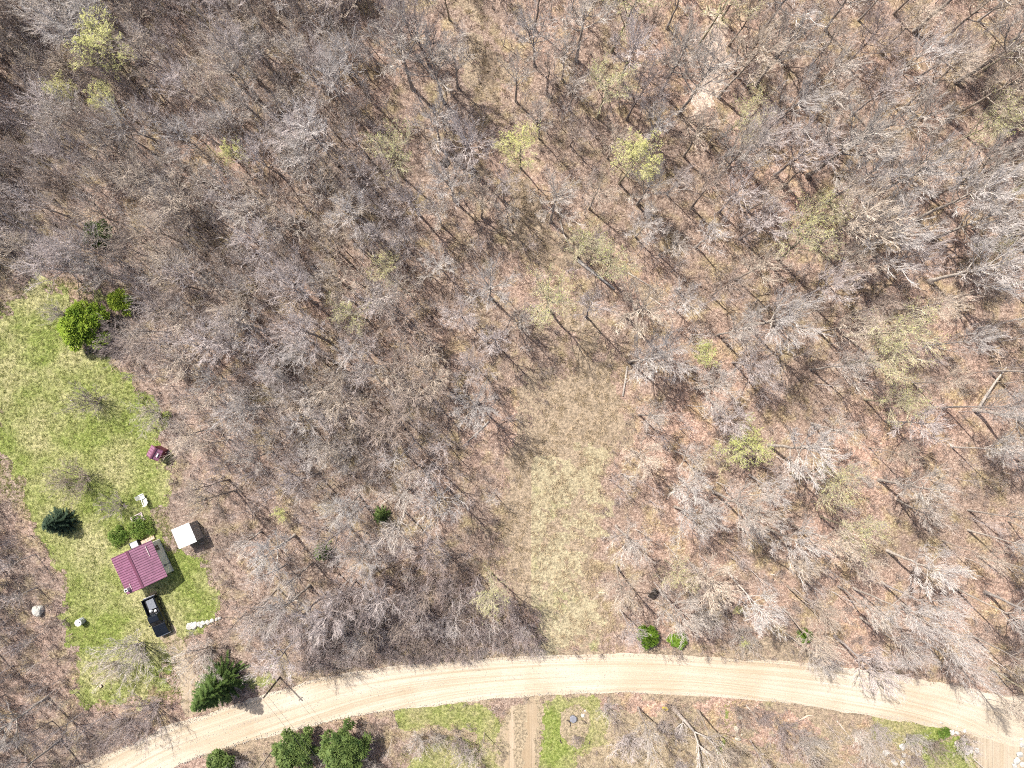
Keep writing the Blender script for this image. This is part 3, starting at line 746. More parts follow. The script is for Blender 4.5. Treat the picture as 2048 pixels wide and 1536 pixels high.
EVG = [
 (190, 655, leafy_bush(11, 5.2, 3.4, M["cedar"], 8000, 0.28, 46), 5.2, 1.0, "big rounded bright green cedar at the lawn's edge", "cedar_tree"),
 (256, 606, leafy_bush(12, 3.4, 1.7, M["cedar"], 2600, 0.22, 24), 3.4, 1.0, "small light green cedar at the wood's edge", "cedar_tree"),
 (215, 474, leafy_bush(13, 4.2, 1.9, M["spruce"], 2800, 0.24, 24), 4.2, 1.0, "dark evergreen hidden in the thick wood above the lawn", "spruce_tree"),
 (130, 1040, conifer(14, 4.4, 1.95, M["dark_spruce"], 0.03, 1.25, 0.34, 0.75), 4.4, 1.0, "dark round spruce standing alone on the lawn", "spruce_tree"),
 (452, 1352, conifer(15, 10.0, 3.2, M["spruce"], 0.03, 1.15, 0.42, 0.85), 10.0, 1.0, "tall dark spruce at the driveway mouth by the road", "spruce_tree"),
 (650, 1100, conifer(16, 3.6, 1.3, M["spruce"], 0.04, 1.0), 3.6, 1.0, "small dark evergreen under the white spreading tree", "spruce_tree"),
 (765, 1028, conifer(17, 3.0, 1.15, M["spruce"], 0.04, 1.0), 3.0, 1.0, "small green evergreen at the edge of the dry clearing", "spruce_tree"),
 (600, 1480, leafy_bush(18, 5.0, 3.0, M["spruce"], 6500, 0.28, 40), 5.0, 1.0, "bushy green spruce below the road, nearest the shrubs", "spruce_tree"),
 (700, 1478, leafy_bush(19, 6.0, 3.6, M["spruce"], 8500, 0.3, 50), 6.0, 1.0, "largest bushy green spruce below the gravel road", "spruce_tree"),
 (455, 1512, leafy_bush(20, 3.2, 2.2, M["spruce"], 3600, 0.26, 28), 3.2, 1.0, "low green spruce cut by the bottom edge", "spruce_tree"),
 (1292, 1268, leafy_bush(21, 2.0, 1.55, M["lime"], 4200, 0.2, 26, (.9, 1.05)), 2.0, 1.0, "brighter of two green bushes beside the gravel road", "green_bush"),
 (1352, 1274, leafy_bush(22, 2.0, 1.5, M["lime"], 3200, 0.2, 24, (.8, 1.1)), 1.8, 0.9, "darker green bush half under bare twigs beside the road", "green_bush"),
 (1603, 1268, leafy_bush(23, 1.4, 1.2, M["herb"], 1200, 0.16), 1.4, 0.9, "faint green bush under bare trees above the road", "green_bush"),
 (286, 1056, leafy_bush(24, .8, 1.9, M["herb"], 2200, 0.17, 13), .6, 1.25, "green leafy bush along the cabin's upper gable", "green_bush"),
 (238, 1072, leafy_bush(25, .8, 1.5, M["herb"], 1500, 0.17, 10), .6, 1.3, "low green bush at the cabin's corner by the grey box", "green_bush"),
 (1885, 1463, leafy_bush(26, 1.0, 0.9, M["herb"], 900, 0.16), 1.0, 0.9, "small deep green bush beside the rubble", "green_bush"),
 (420, 1390, leafy_bush(27, 1.0, 1.5, M["verge_leaf"], 1500, 0.15) if "verge_leaf" in M else leafy_bush(27, 1.0, 1.5, M["herb"], 1500, 0.15), 0.8, 1.3, "pale green weeds at the foot of the tall spruce", "green_bush"),
]
for (a, b_, kd, h, w, lb, nm) in EVG:
    x, y = W(a, b_); plant(nm, kd, x, y, h, BARKC, lb, "bush" if nm == "green_bush" else "tree", "evergreens and green bushes", wide=w, lean=(0, 0))

# ------------------------------------------------------------------ the rest of the wood
HOUSE = [(210, 1105), (300, 1065), (350, 1150), (262, 1200)]; SHED = [(338, 1050), (400, 1030), (425, 1080), (365, 1110)]
ROADZ = ROAD_U + ROAD_L[::-1]
ZN = [Zone([ROADZ], 1.0), Zone([DRIVE, TRAIL], .3), Zone([DRIVE2], .8), Zone([DRIVE3, HOUSE, SHED], .5), Zone([LAWN, PALE], 0.2), Zone(VERGES[:6])]
Zone_lawn = Zone([LAWN, PALE, [(1085, 800), (1115, 720), (1190, 700), (1240, 720), (1245, 800), (1210, 950), (1210, 1290), (1100, 1290), (1040, 1180), (1000, 1080), (1000, 1010), (1050, 900)]], -0.3)
BARE = Zone([ROADZ, DRIVE, DRIVE2, DRIVE3, HOUSE, SHED, TRAIL]); GREEN = Zone([LAWN] + VERGES); CLZ = Zone([CLEAR]); HZ = Zone([HOUSE, SHED])
OPENZ = Zone([LAWN, PALE, HOUSE, SHED, ROADZ, TRAIL, DRIVE2, [(360, 1280), (505, 1280), (500, 1420), (375, 1440)], [(515, 1335), (620, 1335), (620, 1400), (515, 1410)]] + VERGES[:6], -0.2)
YARD = Zone([LAWN, HOUSE, SHED, DRIVE, [(285, 1190), (330, 1190), (345, 1275), (300, 1275)]], 1.3)
EVW = [(*W(e[0], e[1], .5 * e[3]), 2.0) for e in EVG] + [(*W(e[0], e[1], .75 * e[2]), 1.8) for e in BUDS]
def clear_of(x, y, h=0.0):
    if h:
        for q in (.25, .6, .9):
            m = (x * CAMH / (CAMH - h * q), y * CAMH / (CAMH - h * q))
            for (ex, ey, er) in EVW:      # nothing hangs over an evergreen or a budding crown
                if (CAMH / (CAMH - 5) * ex - m[0]) ** 2 + (CAMH / (CAMH - 5) * ey - m[1]) ** 2 < er * er and abs(x) < 80: return False
    if h:                      # the crown must not hang over lawn or road, nor its shadow fall far onto them
        k = CAMH / (CAMH - h)
        for q in (.5, .8, 1.05, 1.35):
            if YARD.has(x * (1 + q * (k - 1)), y * (1 + q * (k - 1))): return False
        if OPENZ.has(x * k, y * k) or OPENZ.has(x * (1 + .6 * (k - 1)), y * (1 + .6 * (k - 1))): return False
        if any(Zone_lawn.has(x + SH.x * h * q, y + SH.y * h * q) for q in (.2, .4, .6, .8)) or (x < 20 and ZN[0].has(x + SH.x * h * .62, y + SH.y * h * .62)): return False
    return not any(z.has(x, y) for z in ZN)
taken = {}
def take(x, y, r): taken.setdefault((int(x // 5), int(y // 5)), []).append((x, y, r))
for L_, r_ in ((HAND, 2.2), (BUDS, 2.4), (EVG, 1.8), (SHR, 1.6)):
    for t in L_: take(*W(t[0], t[1], .75 * t[2] if L_ is BUDS else 0.0), r_)
def free(x, y, d):
    i, j = int(x // 5), int(y // 5)
    for p in (-1, 0, 1):
        for q in (-1, 0, 1):
            for (a, b_, r) in taken.get((i + p, j + q), ()):
                if (a - x) ** 2 + (b_ - y) ** 2 < (0.5 * (d + r)) ** 2: return False
    return True
THICK = [(-300, -300), (700, -300), (760, 200), (830, 480), (880, 700), (900, 900), (830, 1000), (700, 960), (450, 1000), (330, 880), (270, 740), (200, 600), (150, 540), (-300, 540)]
LOWW = [(420, 1000), (800, 960), (880, 1100), (1060, 1230), (1080, 1310), (700, 1330), (560, 1340), (440, 1230), (430, 1100)]
CORN = [(-300, 1000), (0, 990), (60, 1060), (120, 1170), (140, 1290), (160, 1410), (350, 1410), (250, 1480), (-300, 1700)]
SOUTH = [(560, 1480), (1000, 1420), (2048, 1480), (2300, 1760), (400, 1760)]
THICKP, LOWP, CORNP, SOUTHP = Zone([THICK]), Zone([LOWW]), Zone([CORN]), Zone([SOUTH])
def inside(P, x, y): return P.has(x, y)
fill = []; extra = []
def rpx(): return rnd.uniform(-230, 2280), rnd.uniform(-230, 1720)
n_t = 0
for _ in range(26000):
    a, b_ = rpx(); x, y = W(a, b_)
    vis = -5 < a < 2053 and -5 < b_ < 1541
    if inside(THICKP, x, y): zone, d = "thick", 1.95
    elif inside(LOWP, x, y): zone, d = "low", 2.3
    elif inside(CORNP, x, y): zone, d = "corner", 2.5
    elif inside(SOUTHP, x, y): zone, d = "south", 4.2
    else: zone, d = "open", 4.9
    if inside(CLZ, x, y):
        if b_ > 700: continue
        d *= 1.7
    if zone == "thick" and rnd.random() < 0.35: d = 1.3
    if not clear_of(x, y, {"corner": 6.5, "south": 6}.get(zone, 10.5)) or not free(x, y, d): continue
    take(x, y, d); (fill if vis else extra).append((zone, a, b_, x, y))
LAB = {
 "thick": ("slender bare grey-brown tree in the thick wood above the lawn", "slender trees of the thick wood"),
 "low": ("bare grey tree in the thicket between cabin, clearing and road", "trees of the thicket above the road"),
 "corner": ("bare brown-grey tree in the wood bordering the lower lawn", "trees of the wood by the lower lawn"),
 "south": ("bare tree on the brushy ground below the gravel road", "trees below the road"),
 "open": ("bare grey tree on leaf litter in the open wood beyond the clearing", "trees of the open wood"),
}
rnd.shuffle(fill)
PAL = {"thick": [LAV, GREY, SILVER, TAN, LAV, TAN, BROWN], "low": [SILVER, LAV, GREY, DUSK], "corner": [DUSK, GREY, BROWN, LAV], "south": [LAV, GREY, TAN], "open": [GREY, LAV, TAN, OLIVE, SILVER, GREY, SILVER, TAN]}
LANDM = [(1955, 790, "the broken white trunk"), (455, 424, "the fallen white forked log"), (205, 474, "the dark hidden evergreen"), (480, 310, "the pale yellow budding tree"), (135, 165, "the bright yellow-green tree"), (235, 190, "the half-leafed tree"), (205, 60, "the large budding tree"),
 (1050, 300, "the budding tree by the track"), (1265, 330, "the yellow-topped tree"), (1412, 708, "the yellow-green ball"), (1490, 880, "the large yellow-green crown"), (1405, 190, "the pale trail"), (1254, 235, "the dense purple crown"), (1190, 548, "the mossy dark log"), (885, 541, "the white fan crown"), (981, 590, "the broad silver fan"),
 (1302, 710, "the round silver crown"), (1492, 650, "the great spreading crown"), (1352, 580, "the white-topped snag"), (1302, 1185, "the upturned roots"), (1290, 1270, "the bright green bush"), (1358, 956, "the bluish white tree"), (415, 762, "the bright white crown"), (545, 750, "the star-shaped crown"), (250, 606, "the small light cedar"), (180, 660, "the big cedar"),
 (310, 906, "the tiny maroon shed"), (375, 1070, "the white-roofed shed"), (650, 1100, "the small dark evergreen"), (765, 1028, "the clearing's evergreen"), (560, 1354, "the utility pole"), (79, 1219, "the pale boulder"), (161, 1244, "the white drum"), (1145, 1450, "the garden bed"), (1329, 1411, "the yellow panel"), (1474, 1455, "the pale boulders"), (1900, 1480, "the rubble"),
 (950, 865, "the straight pale log"), (625, 905, "the pale spreading crown"), (475, 110, "the silver rounded crown"), (755, 387, "the lavender hook-trunked tree"), (735, 192, "the bent-trunked silver tree"), (858, 131, "the tall dark tree"), (1152, 121, "the two upright trunks"), (1223, 104, "the wide olive tree"), (1830, 62, "the triple trunk"), (1914, 162, "the long straight trunk"),
 (1615, 352, "the largest feathery crown"), (1731, 402, "the wide silver crown"), (1857, 562, "the big silver tree"), (1539, 890, "the widest silver fan"), (1533, 1056, "the straight lit trunk"), (1707, 1176, "the longest pale trunk"), (1908, 1176, "the tall slanting trunk"), (580, 290, "the twisted grey crown"), (120, 290, "the soft lavender crown"), (735, 640, "the olive-tinged slim tree"), (590, 1070, "the white spreading tree"), (690, 1195, "the broad lavender crown"), (95, 1395, "the star-shaped corner tree"), (310, 320, "the white-limbed twisted tree"), (988, 984, "the small pale lone tree"), (1642, 1033, "the olive-grey crown"), (1943, 365, "the low fork"), (1685, 520, "the dark-footed silver tree"), (60, 420, "the side edge by the thick wood"), (1598, 208, "the short-trunked grey crown"), (1775, 1101, "the soft silver crown"), (1936, 1040, "the long-shadow tree")]
LANDW = [(*W(a, b_), n) for a, b_, n in LANDM]; LCOUNT = {}
CNAME = {GREY: "grey", LAV: "lavender-grey", BROWN: "brown", TAN: "tan", DUSK: "dusky", OLIVE: "olive-grey", SILVER: "silver"}
ORD = ["", "second ", "third ", "fourth ", "fifth ", "sixth ", "seventh ", "eighth ", "ninth ", "tenth ", "eleventh ", "twelfth ", "thirteenth ", "fourteenth ", "fifteenth ", "sixteenth ", "seventeenth ", "eighteenth "]
def fill_label(x, y, c, stout, noun="bare tree"):
    X, Y, n = min(LANDW, key=lambda q: (q[0] - x) ** 2 + (q[1] - y) ** 2)
    dx, dy = x - X, y - Y; d = math.hypot(dx, dy)
    w = ("just " if d < 4 else "") + (("above" if dy > 0 else "below") if abs(dy) > abs(dx) else ("beside" if dx < 0 else "beyond"))
    key = ("spreading" if stout else "slender") + " " + CNAME[c]; q = (key, w, n, noun); k = LCOUNT.get(q, 0); LCOUNT[q] = k + 1
    return "%s%s %s %s %s" % (ORD[min(k, 17)], key, noun, w, n)
fill.sort(key=lambda f: min((q[0] - f[3]) ** 2 + (q[1] - f[4]) ** 2 for q in LANDW)) if False else None
cnt = {"young_tree": 0, "bare_tree": len(HAND)}
sap_pts = []
for zone, a, b_, x, y in fill:
    c = rnd.choice(PAL[zone])
    if zone == "low" and b_ > 1130: c = rnd.choice([DUSK, BROWN, LAV])
    if zone in ("thick", "corner", "low"):
        if cnt["young_tree"] < 290:
            cnt["young_tree"] += 1
            kd, h = (rnd.choice(YOUNG), rnd.uniform(9, 13.5)) if rnd.random() < .65 else (rnd.choice(SLIM), rnd.uniform(11, 15))
            if zone == "corner": kd, h = rnd.choice(YOUNG), rnd.uniform(4.5, 7.5)
            plant("young_tree", kd, x, y, h, c, fill_label(x, y, c, kd in SLIM), "tree", LAB[zone][1], wide=rnd.uniform(.9, 1.35))
        else: sap_pts.append((x, y, rnd.uniform(.8, 1.6)))
    else:
        if cnt["bare_tree"] < 300 and rnd.random() < (0.8 if zone == "open" else 0.4):
            cnt["bare_tree"] += 1
            kd, h = (rnd.choice(SLIM), rnd.uniform(11, 16)) if rnd.random() < .5 else (rnd.choice(BIG), rnd.uniform(12, 18))
            if (a > 1400 and b_ > 960) or (a > 1750 and b_ > 560):
                if rnd.random() < .7: kd, h = rnd.choice(TALL), rnd.uniform(13, 19)
            if c is OLIVE: kd = rnd.choice(FAINT)
            if zone == "south": kd, h = rnd.choice(YOUNG), rnd.uniform(5, 9)
            plant("bare_tree", kd, x, y, h, c, fill_label(x, y, c, kd in BIG), "tree", LAB[zone][1], wide=rnd.uniform(.8, 1.1))
        else: sap_pts.append((x, y, rnd.uniform(.6, 1.3)))
print("trees", cnt, "saplings", len(sap_pts), "outside", len(extra))

# ------------------------------------------------------------------ masses nobody could count (saplings, stems, tufts)
def scatter(name, pts, sources, mat, color, label, cat, tilt=0.15):
    src = bpy.data.collections.new(name + "_kinds")
    for i, b in enumerate(sources):
        me = b if not isinstance(b, MB) else b.mesh(name + "_piece"); 
        if mat and not me.materials: me.materials.append(mat)
        o = bpy.data.objects.new("%s_piece%02d" % (name, i), me); o.color = (*color, 1); src.objects.link(o)
    me = bpy.data.meshes.new(name); n = len(pts)
    me.vertices.add(n); me.vertices.foreach_set("co", np.array([(p[0], p[1], gz(p[0], p[1])) for p in pts], np.float32).ravel())
    r = np.random.default_rng(len(pts))
    A = me.attributes.new("rot", 'FLOAT_VECTOR', 'POINT'); A.data.foreach_set("vector", np.stack([r.normal(0, tilt, n), r.normal(0, tilt, n), r.uniform(0, 6.28, n)], 1).astype(np.float32).ravel())
    A = me.attributes.new("size", 'FLOAT', 'POINT'); A.data.foreach_set("value", np.array([p[2] for p in pts], np.float32))
    A = me.attributes.new("pick", 'INT', 'POINT'); A.data.foreach_set("value", r.integers(0, len(sources), n).astype(np.int32))
    o = bpy.data.objects.new(name, me); col.objects.link(o); o.color = (*color, 1)
    ng = bpy.data.node_groups.new(name, 'GeometryNodeTree')
    ng.interface.new_socket("Geometry", in_out='INPUT', socket_type='NodeSocketGeometry'); ng.interface.new_socket("Geometry", in_out='OUTPUT', socket_type='NodeSocketGeometry')
    N, L = ng.nodes, ng.links
    gi = N.new("NodeGroupInput"); go = N.new("NodeGroupOutput"); ip = N.new("GeometryNodeInstanceOnPoints")
    ci = N.new("GeometryNodeCollectionInfo"); ci.inputs[0].default_value = src; ci.inputs["Separate Children"].default_value = True; ci.inputs["Reset Children"].default_value = True
    def at(nm, ty):
        q = N.new("GeometryNodeInputNamedAttribute"); q.data_type = ty; q.inputs[0].default_value = nm; return q.outputs[0]
    L.new(gi.outputs[0], ip.inputs["Points"]); L.new(ci.outputs[0], ip.inputs["Instance"]); ip.inputs["Pick Instance"].default_value = True
    L.new(at("pick", 'INT'), ip.inputs["Instance Index"]); L.new(at("rot", 'FLOAT_VECTOR'), ip.inputs["Rotation"]); L.new(at("size", 'FLOAT'), ip.inputs["Scale"])
    L.new(ip.outputs[0], go.inputs[0])
    md = o.modifiers.new("scatter", 'NODES'); md.node_group = ng
    tag(o, label, cat, kind="stuff"); return o

for b in SAP: pass
for _ in range(4000):                # the finest stems between them
    a, b_ = rnd.uniform(-40, 2080), rnd.uniform(-40, 1400); x, y = W(a, b_)
    if len(sap_pts) < 1500 and clear_of(x, y, 6) and not CLZ.has(x, y) and (THICKP.has(x, y) or rnd.random() < .22): sap_pts.append((x, y, rnd.uniform(.7, 1.35)))
rnd.shuffle(sap_pts)
half = len(sap_pts) // 2
scatter("saplings", sap_pts[:half], SAP, M["twig"], (0.40, 0.352, 0.34), "thin leafless saplings filling the thick wood between the trees", "saplings", .06)
scatter("saplings", sap_pts[half:], [b.mesh("sapling_piece") for b in SAP], M["twig"], (0.48, 0.435, 0.405), "pale leafless saplings filling gaps in the wood", "saplings", .06)
def whole(kd):
    b = MB()
    for nm, me in kd.parts[:2]:
        k = len(b.v); b.v += [tuple(v.co) for v in me.vertices]; b.f += [tuple(i + k for i in p.vertices) for p in me.polygons]
    return b
scatter("forest", [(x, y, rnd.uniform(.8, 1.1)) for (z, a, b_, x, y) in extra], [whole(k) for k in SLIM[:3] + YOUNG[:2]], M["twig"], (0.38, 0.34, 0.315), "bare forest carrying on around the open wood", "forest", .04)

def tuft(seed, n, h, spread, rad, flop=0.5):
    r = random.Random(seed); b = MB()
    for i in range(n):
        a = r.uniform(0, 6.28); q = r.uniform(0, spread) ; x, y = math.cos(a) * q, math.sin(a) * q
        l = h * r.uniform(.5, 1.2); fx, fy = r.gauss(0, flop) * l, r.gauss(0, flop) * l
        b.tube([(x, y, -.03), (x + fx, y + fy, l)], [rad * r.uniform(.7, 1.3), 0], 3)
    return b
def stemmy(seed, n, h, spread):       # woody stems with side twigs
    r = random.Random(seed); b = MB()
    for i in range(n):
        a = r.uniform(0, 6.28); q = r.uniform(0, spread); x, y = math.cos(a) * q, math.sin(a) * q; l = h * r.uniform(.5, 1.2)
        e = (x + r.gauss(0, .22) * l, y + r.gauss(0, .22) * l, l); b.tube([(x, y, -.05), e], [0.022, 0], 3)
        for k in range(4):
            t = r.uniform(.35, .95); p = tuple((x, y, 0)[j] + (e[j] - (x, y, 0)[j]) * t for j in range(3))
            b.tube([p, (p[0] + r.gauss(0, .22) * l, p[1] + r.gauss(0, .22) * l, p[2] + r.uniform(.05, .35) * l)], [.013, 0], 3)
    return b
ug = []; dg_ = []; lg = []; br = []
for _ in range(34000):
    a, b_ = rnd.uniform(-150, 2200), rnd.uniform(-150, 1690); x, y = W(a, b_)
    if BARE.has(x, y) or GREEN.has(x, y): continue
    if CLZ.at(x, y) > rnd.uniform(-1, 1.5) or (SOUTHP.has(x, y) and rnd.random() < .45): dg_.append((x, y, rnd.uniform(.6, 1.2)))
    elif rnd.random() < .55: ug.append((x, y, rnd.uniform(.6, 1.3)))
    elif THICKP.has(x, y) or LOWP.has(x, y) or CORNP.has(x, y) or rnd.random() < .45: br.append((x, y, rnd.uniform(.6, 1.3)))
for _ in range(60000):
    x, y = W(rnd.uniform(-60, 2100), rnd.uniform(540, 1620))
    if GREEN.at(x, y) > rnd.uniform(-.6, .3) and not HZ.has(x, y): lg.append((x, y, rnd.uniform(.6, 1.4)))
for _ in range(16000):
    x, y = W(rnd.uniform(-60, 440), rnd.uniform(540, 1420))
    if GREEN.at(x, y) > rnd.uniform(-.6, .3) and not HZ.has(x, y): lg.append((x, y, rnd.uniform(.6, 1.4)))
scatter("undergrowth", ug, [tuft(i, 16, .32, .45, .03, .8) for i in range(6)], M["weed"], (0.30, 0.225, 0.185), "dead weeds and curled leaves covering the wood floor", "undergrowth")
scatter("brush", br, [stemmy(i, 9, 1.3, .4) for i in range(6)], M["weed"], (0.28, 0.232, 0.205), "low leafless brush on the wood floor", "brush")
scatter("dry_grass", dg_, [tuft(20 + i, 26, .38, .4, .025, .8) for i in range(6)], M["weed"], (0.36, 0.285, 0.19), "dry tan grass of the clearing and the track", "grass")
scatter("grass", lg, [tuft(40 + i, 16, .13, .22, .018, .9) for i in range(6)], M["lawnblade"], (0.3, 0.35, 0.1), "short green grass of the lawn and verges", "grass")
TH2 = Zone([[(640, 1215), (760, 1150), (900, 1140), (1000, 1190), (1060, 1240), (1085, 1300), (760, 1325), (600, 1345)]])
tb = []
for _ in range(5000):
    x, y = W(rnd.uniform(600, 1090), rnd.uniform(1130, 1340))
    if TH2.at(x, y) > rnd.uniform(-2, 1.5) and not ZN[0].has(x, y) and len(tb) < 750: tb.append((x, y, rnd.uniform(.8, 1.7)))
scatter("brush", tb, [stemmy(60 + i, 9, 1.3, .4) for i in range(5)], M["weed"], (0.29, 0.232, 0.215), "dark purple-brown leafless brush above the gravel road", "brush")
n_s = 0
for _ in range(3000):
    a, b_ = rnd.uniform(600, 1090), rnd.uniform(1130, 1340); x, y = W(a, b_)
    if n_s < 64 and TH2.has(x, y) and not ZN[0].has(x, y) and free(x, y, 1.05):
        take(x, y, 1.3); n_s += 1; cc = rnd.choice([BROWN, DUSK, BROWN, DUSK, LAV])
        plant("bare_shrub", rnd.choice(SHRUB), x, y, (rnd.uniform(2.4, 3.6) if b_ < 1250 else rnd.uniform(1.6, 2.4)), cc, fill_label(x, y, cc, True, "leafless shrub"), "shrub", "shrubs of the roadside thicket")
n_s = 0
for _ in range(1500):
    a, b_ = rnd.uniform(380, 2048), rnd.uniform(1400, 1536); x, y = W(a, b_)
    if n_s < 26 and not BARE.has(x, y) and not GREEN.has(x, y) and clear_of(x, y) and free(x, y, 2.0):
        take(x, y, 2.0); n_s += 1; cc = rnd.choice([BROWN, DUSK, GREY, LAV])
        plant("bare_shrub", rnd.choice(SHRUB), x, y, rnd.uniform(2, 3.6), cc, fill_label(x, y, cc, True, "leafless shrub"), "shrub", "shrubs below the road")
#__THINGS__
# ------------------------------------------------------------------ the cabin
P = dict(
    roofred=mat_plain("maroon_roof_metal", (0.175, 0.076, 0.122), 0.45, 0.0, 0.22, 1.6, 0.5), roofrib=mat_plain("maroon_rib_metal", (0.10, 0.030, 0.055), 0.45, 0.0, 0.1, 1, 0.5),
    sage=mat_plain("sage_siding", (0.66, 0.67, 0.58), 0.8, var=0.06), white=mat_plain("white_paint", (0.52, 0.52, 0.50), 0.5, var=0.05), dark=mat_plain("black_rubber", (0.012, 0.012, 0.014), 0.7),
    glass=mat_plain("dark_glass", (0.006, 0.010, 0.014), 0.08, spec=0.5), board=mat_plain("grey_boards", (0.30, 0.28, 0.26), 0.9, var=0.3, scale=4), whiteroof=mat_plain("white_roof_metal", (0.56, 0.56, 0.555), 0.45, var=0.10),
    navy=mat_plain("navy_car_paint", (0.004, 0.006, 0.010), 0.22, var=0.1, spec=0.35), bedload=mat_plain("grey_sheet", (0.13, 0.14, 0.16), 0.6, var=0.15, scale=6), chrome=mat_plain("chrome", (0.6, 0.6, 0.6), 0.2, 1.0), lamp=mat_plain("lamp_glass", (0.75, 0.75, 0.72), 0.1, spec=0.8),
    poled=mat_plain("creosoted_pole", (0.055, 0.043, 0.036), 0.85, var=0.3), wire=mat_plain("wire", (0.05, 0.05, 0.05), 0.5), galv=mat_plain("galvanised_steel", (0.40, 0.42, 0.43), 0.45, 0.1, 0.12), yellow=mat_plain("yellow_plastic", (0.60, 0.46, 0.01), 0.45, var=0.06),
    pink=mat_plain("weathered_pallet", (0.40, 0.33, 0.32), 0.85, var=0.25, scale=5), slate=mat_plain("slate_grey_plastic", (0.16, 0.165, 0.19), 0.6), rust=mat_plain("red_wall_boards", (0.16, 0.05, 0.06), 0.85), pit=mat_plain("dark_earth", (0.03, 0.024, 0.02), 0.95, var=0.4),
)
def gable_roof(e, hx, hy, z0, rise, mat, ribm, nrib, thick=0.06):
    rf = obj("roof", MB(), None, e)
    for sx in (-1, 1):
        b = MB(); b.prism([(0, z0 + rise), (sx * hx, z0), (sx * hx, z0 - thick), (0, z0 + rise - thick)], -hy, hy); me = b.mesh("roof_slope"); o = obj("roof_slope", me, mat, rf)
        rb = MB(); L = math.hypot(hx, rise); ux, uz = sx * hx / L, -rise / L; nx, nz = sx * rise / L, hx / L
        q = [(ux * .05, z0 + rise + uz * .05), (ux * L, z0 + rise + uz * L), (ux * L + nx * .045, z0 + rise + uz * L + nz * .045), (ux * .05 + nx * .045, z0 + rise + uz * .05 + nz * .045)]
        rb.prism([(x, z) for x, z in q], -0.03, 0.03); rme = rb.mesh("rib"); rme.materials.append(ribm)
        for k in range(nrib):
            o = bpy.data.objects.new("rib", rme); col.objects.link(o); o.parent = rf; o.location = (0, -hy + 0.06 + (2 * hy - 0.12) * k / (nrib - 1), 0)
    c = MB(); c.prism([(-.16, z0 + rise + .02), (0, z0 + rise + .10), (.16, z0 + rise + .02), (0, z0 + rise + .055)], -hy - .02, hy + .02); obj("ridge_cap", c, ribm, rf)
    return rf
EAV = 2.55
def cabin():
    cs = [W(218.5, 1115.8, EAV), W(301, 1080.6, EAV), W(337, 1151.8, EAV), W(256, 1192, EAV)]
    cx, cy = sum(c[0] for c in cs) / 4, sum(c[1] for c in cs) / 4
    e = empty("cabin", (cx, cy, gz(cx, cy)), math.radians(24.5)); tag(e, "small cabin with ribbed maroon metal roof and sage walls on the lawn", "cabin")
    hx, hy, wx, wy, rise = 2.85, 2.55, 2.55, 2.25, 1.05
    b = MB(); b.prism([(-wx, -.3), (wx, -.3), (wx, EAV - .02), (0, EAV + rise * wx / hx - .02), (-wx, EAV - .02)], -wy, wy); w = obj("wall", b, P["sage"], e)
    for k in range(9):
        s = MB(); s.box(wx, wx + .018, -wy, wy, 0.12 + k * .27, 0.12 + k * .27 + .245); obj("siding_board", s, P["sage"], w)
    b = MB(); b.box(-wx - .06, wx + .06, -wy - .06, wy + .06, -.3, .12); obj("foundation", b, P["board"], e)
    rf = gable_roof(e, hx, hy, EAV - .08, rise, P["roofred"], P["roofrib"], 17)
    # window and fittings on the wall facing the shed
    b = MB(); b.box(wx + .018, wx + .07, .95, 1.75, 1.0, 2.0); wd = obj("window", b, P["white"], e)
    b = MB(); b.box(wx + .07, wx + .085, 1.02, 1.33, 1.08, 1.92); obj("pane", b, P["glass"], wd)
    b = MB(); b.box(wx + .07, wx + .085, 1.38, 1.68, 1.08, 1.92); obj("pane", b, P["glass"], wd)
    b = MB(); b.box(wx + .018, wx + .20, -1.25, -1.0, 1.3, 1.7); b.tube([(wx + .12, -1.12, 1.3), (wx + .12, -1.12, -.1)], [.03, .03], 6, False); obj("meter_box", b, P["slate"], e)
    b = MB(); b.box(-.45, .45, -wy - .05, -wy, 0, 2.0); d = obj("door", b, P["white"], e)
    b = MB(); b.box(.3, .36, -wy - .12, -wy - .05, 1.0, 1.06); obj("handle", b, P["dark"], d)
    # chimney and pipes on the roof
    b = MB(); b.box(-2.42, -1.98, -2.15, -1.75, 2.3, 3.45); ch = obj("chimney", b, P["white"], e); bevel(ch, .02)
    b = MB(); b.box(-2.34, -2.06, -2.07, -1.83, 3.45, 3.46); obj("flue", b, P["dark"], ch)
    b = MB(); b.tube([(-1.7, -2.1, 2.98), (-1.7, -1.35, 2.98)], [.05, .05], 8, False, True); b.box(-1.73, -1.67, -1.7, -1.64, 2.7, 2.95); obj("snow_guard", b, P["pink"], e)
    b = MB(); b.tube([(2.05, .75, 2.84), (2.05, 2.2, 2.84)], [.05, .05], 8, False, True); b.box(2.02, 2.08, 1.4, 1.46, 2.6, 2.82); obj("snow_guard", b, P["pink"], e)
    return e
CAB = cabin()
def rel(e, x, y): 
    a = e.rotation_euler[2]; return e.location.x + x * math.cos(a) - y * math.sin(a), e.location.y + x * math.sin(a) + y * math.cos(a)
def storage_box():
    x, y = rel(CAB, -0.35, 2.95); e = empty("storage_box", (x, y, gz(x, y)), CAB.rotation_euler[2]); tag(e, "grey storage box with a dark frame against the cabin's gable", "box")
    b = MB(); b.box(-.55, .55, -.4, .4, 0, .75); o = obj("body", b, P["slate"], e); bevel(o)
    b = MB(); b.box(-.48, .48, -.33, .33, .75, .80); obj("lid", b, P["galv"], e)
    for q in ((-.6, -.55), (.55, .6)):
        b = MB(); b.box(q[0], q[1], -.45, .45, 0, .84); obj("frame", b, P["dark"], e)
storage_box()
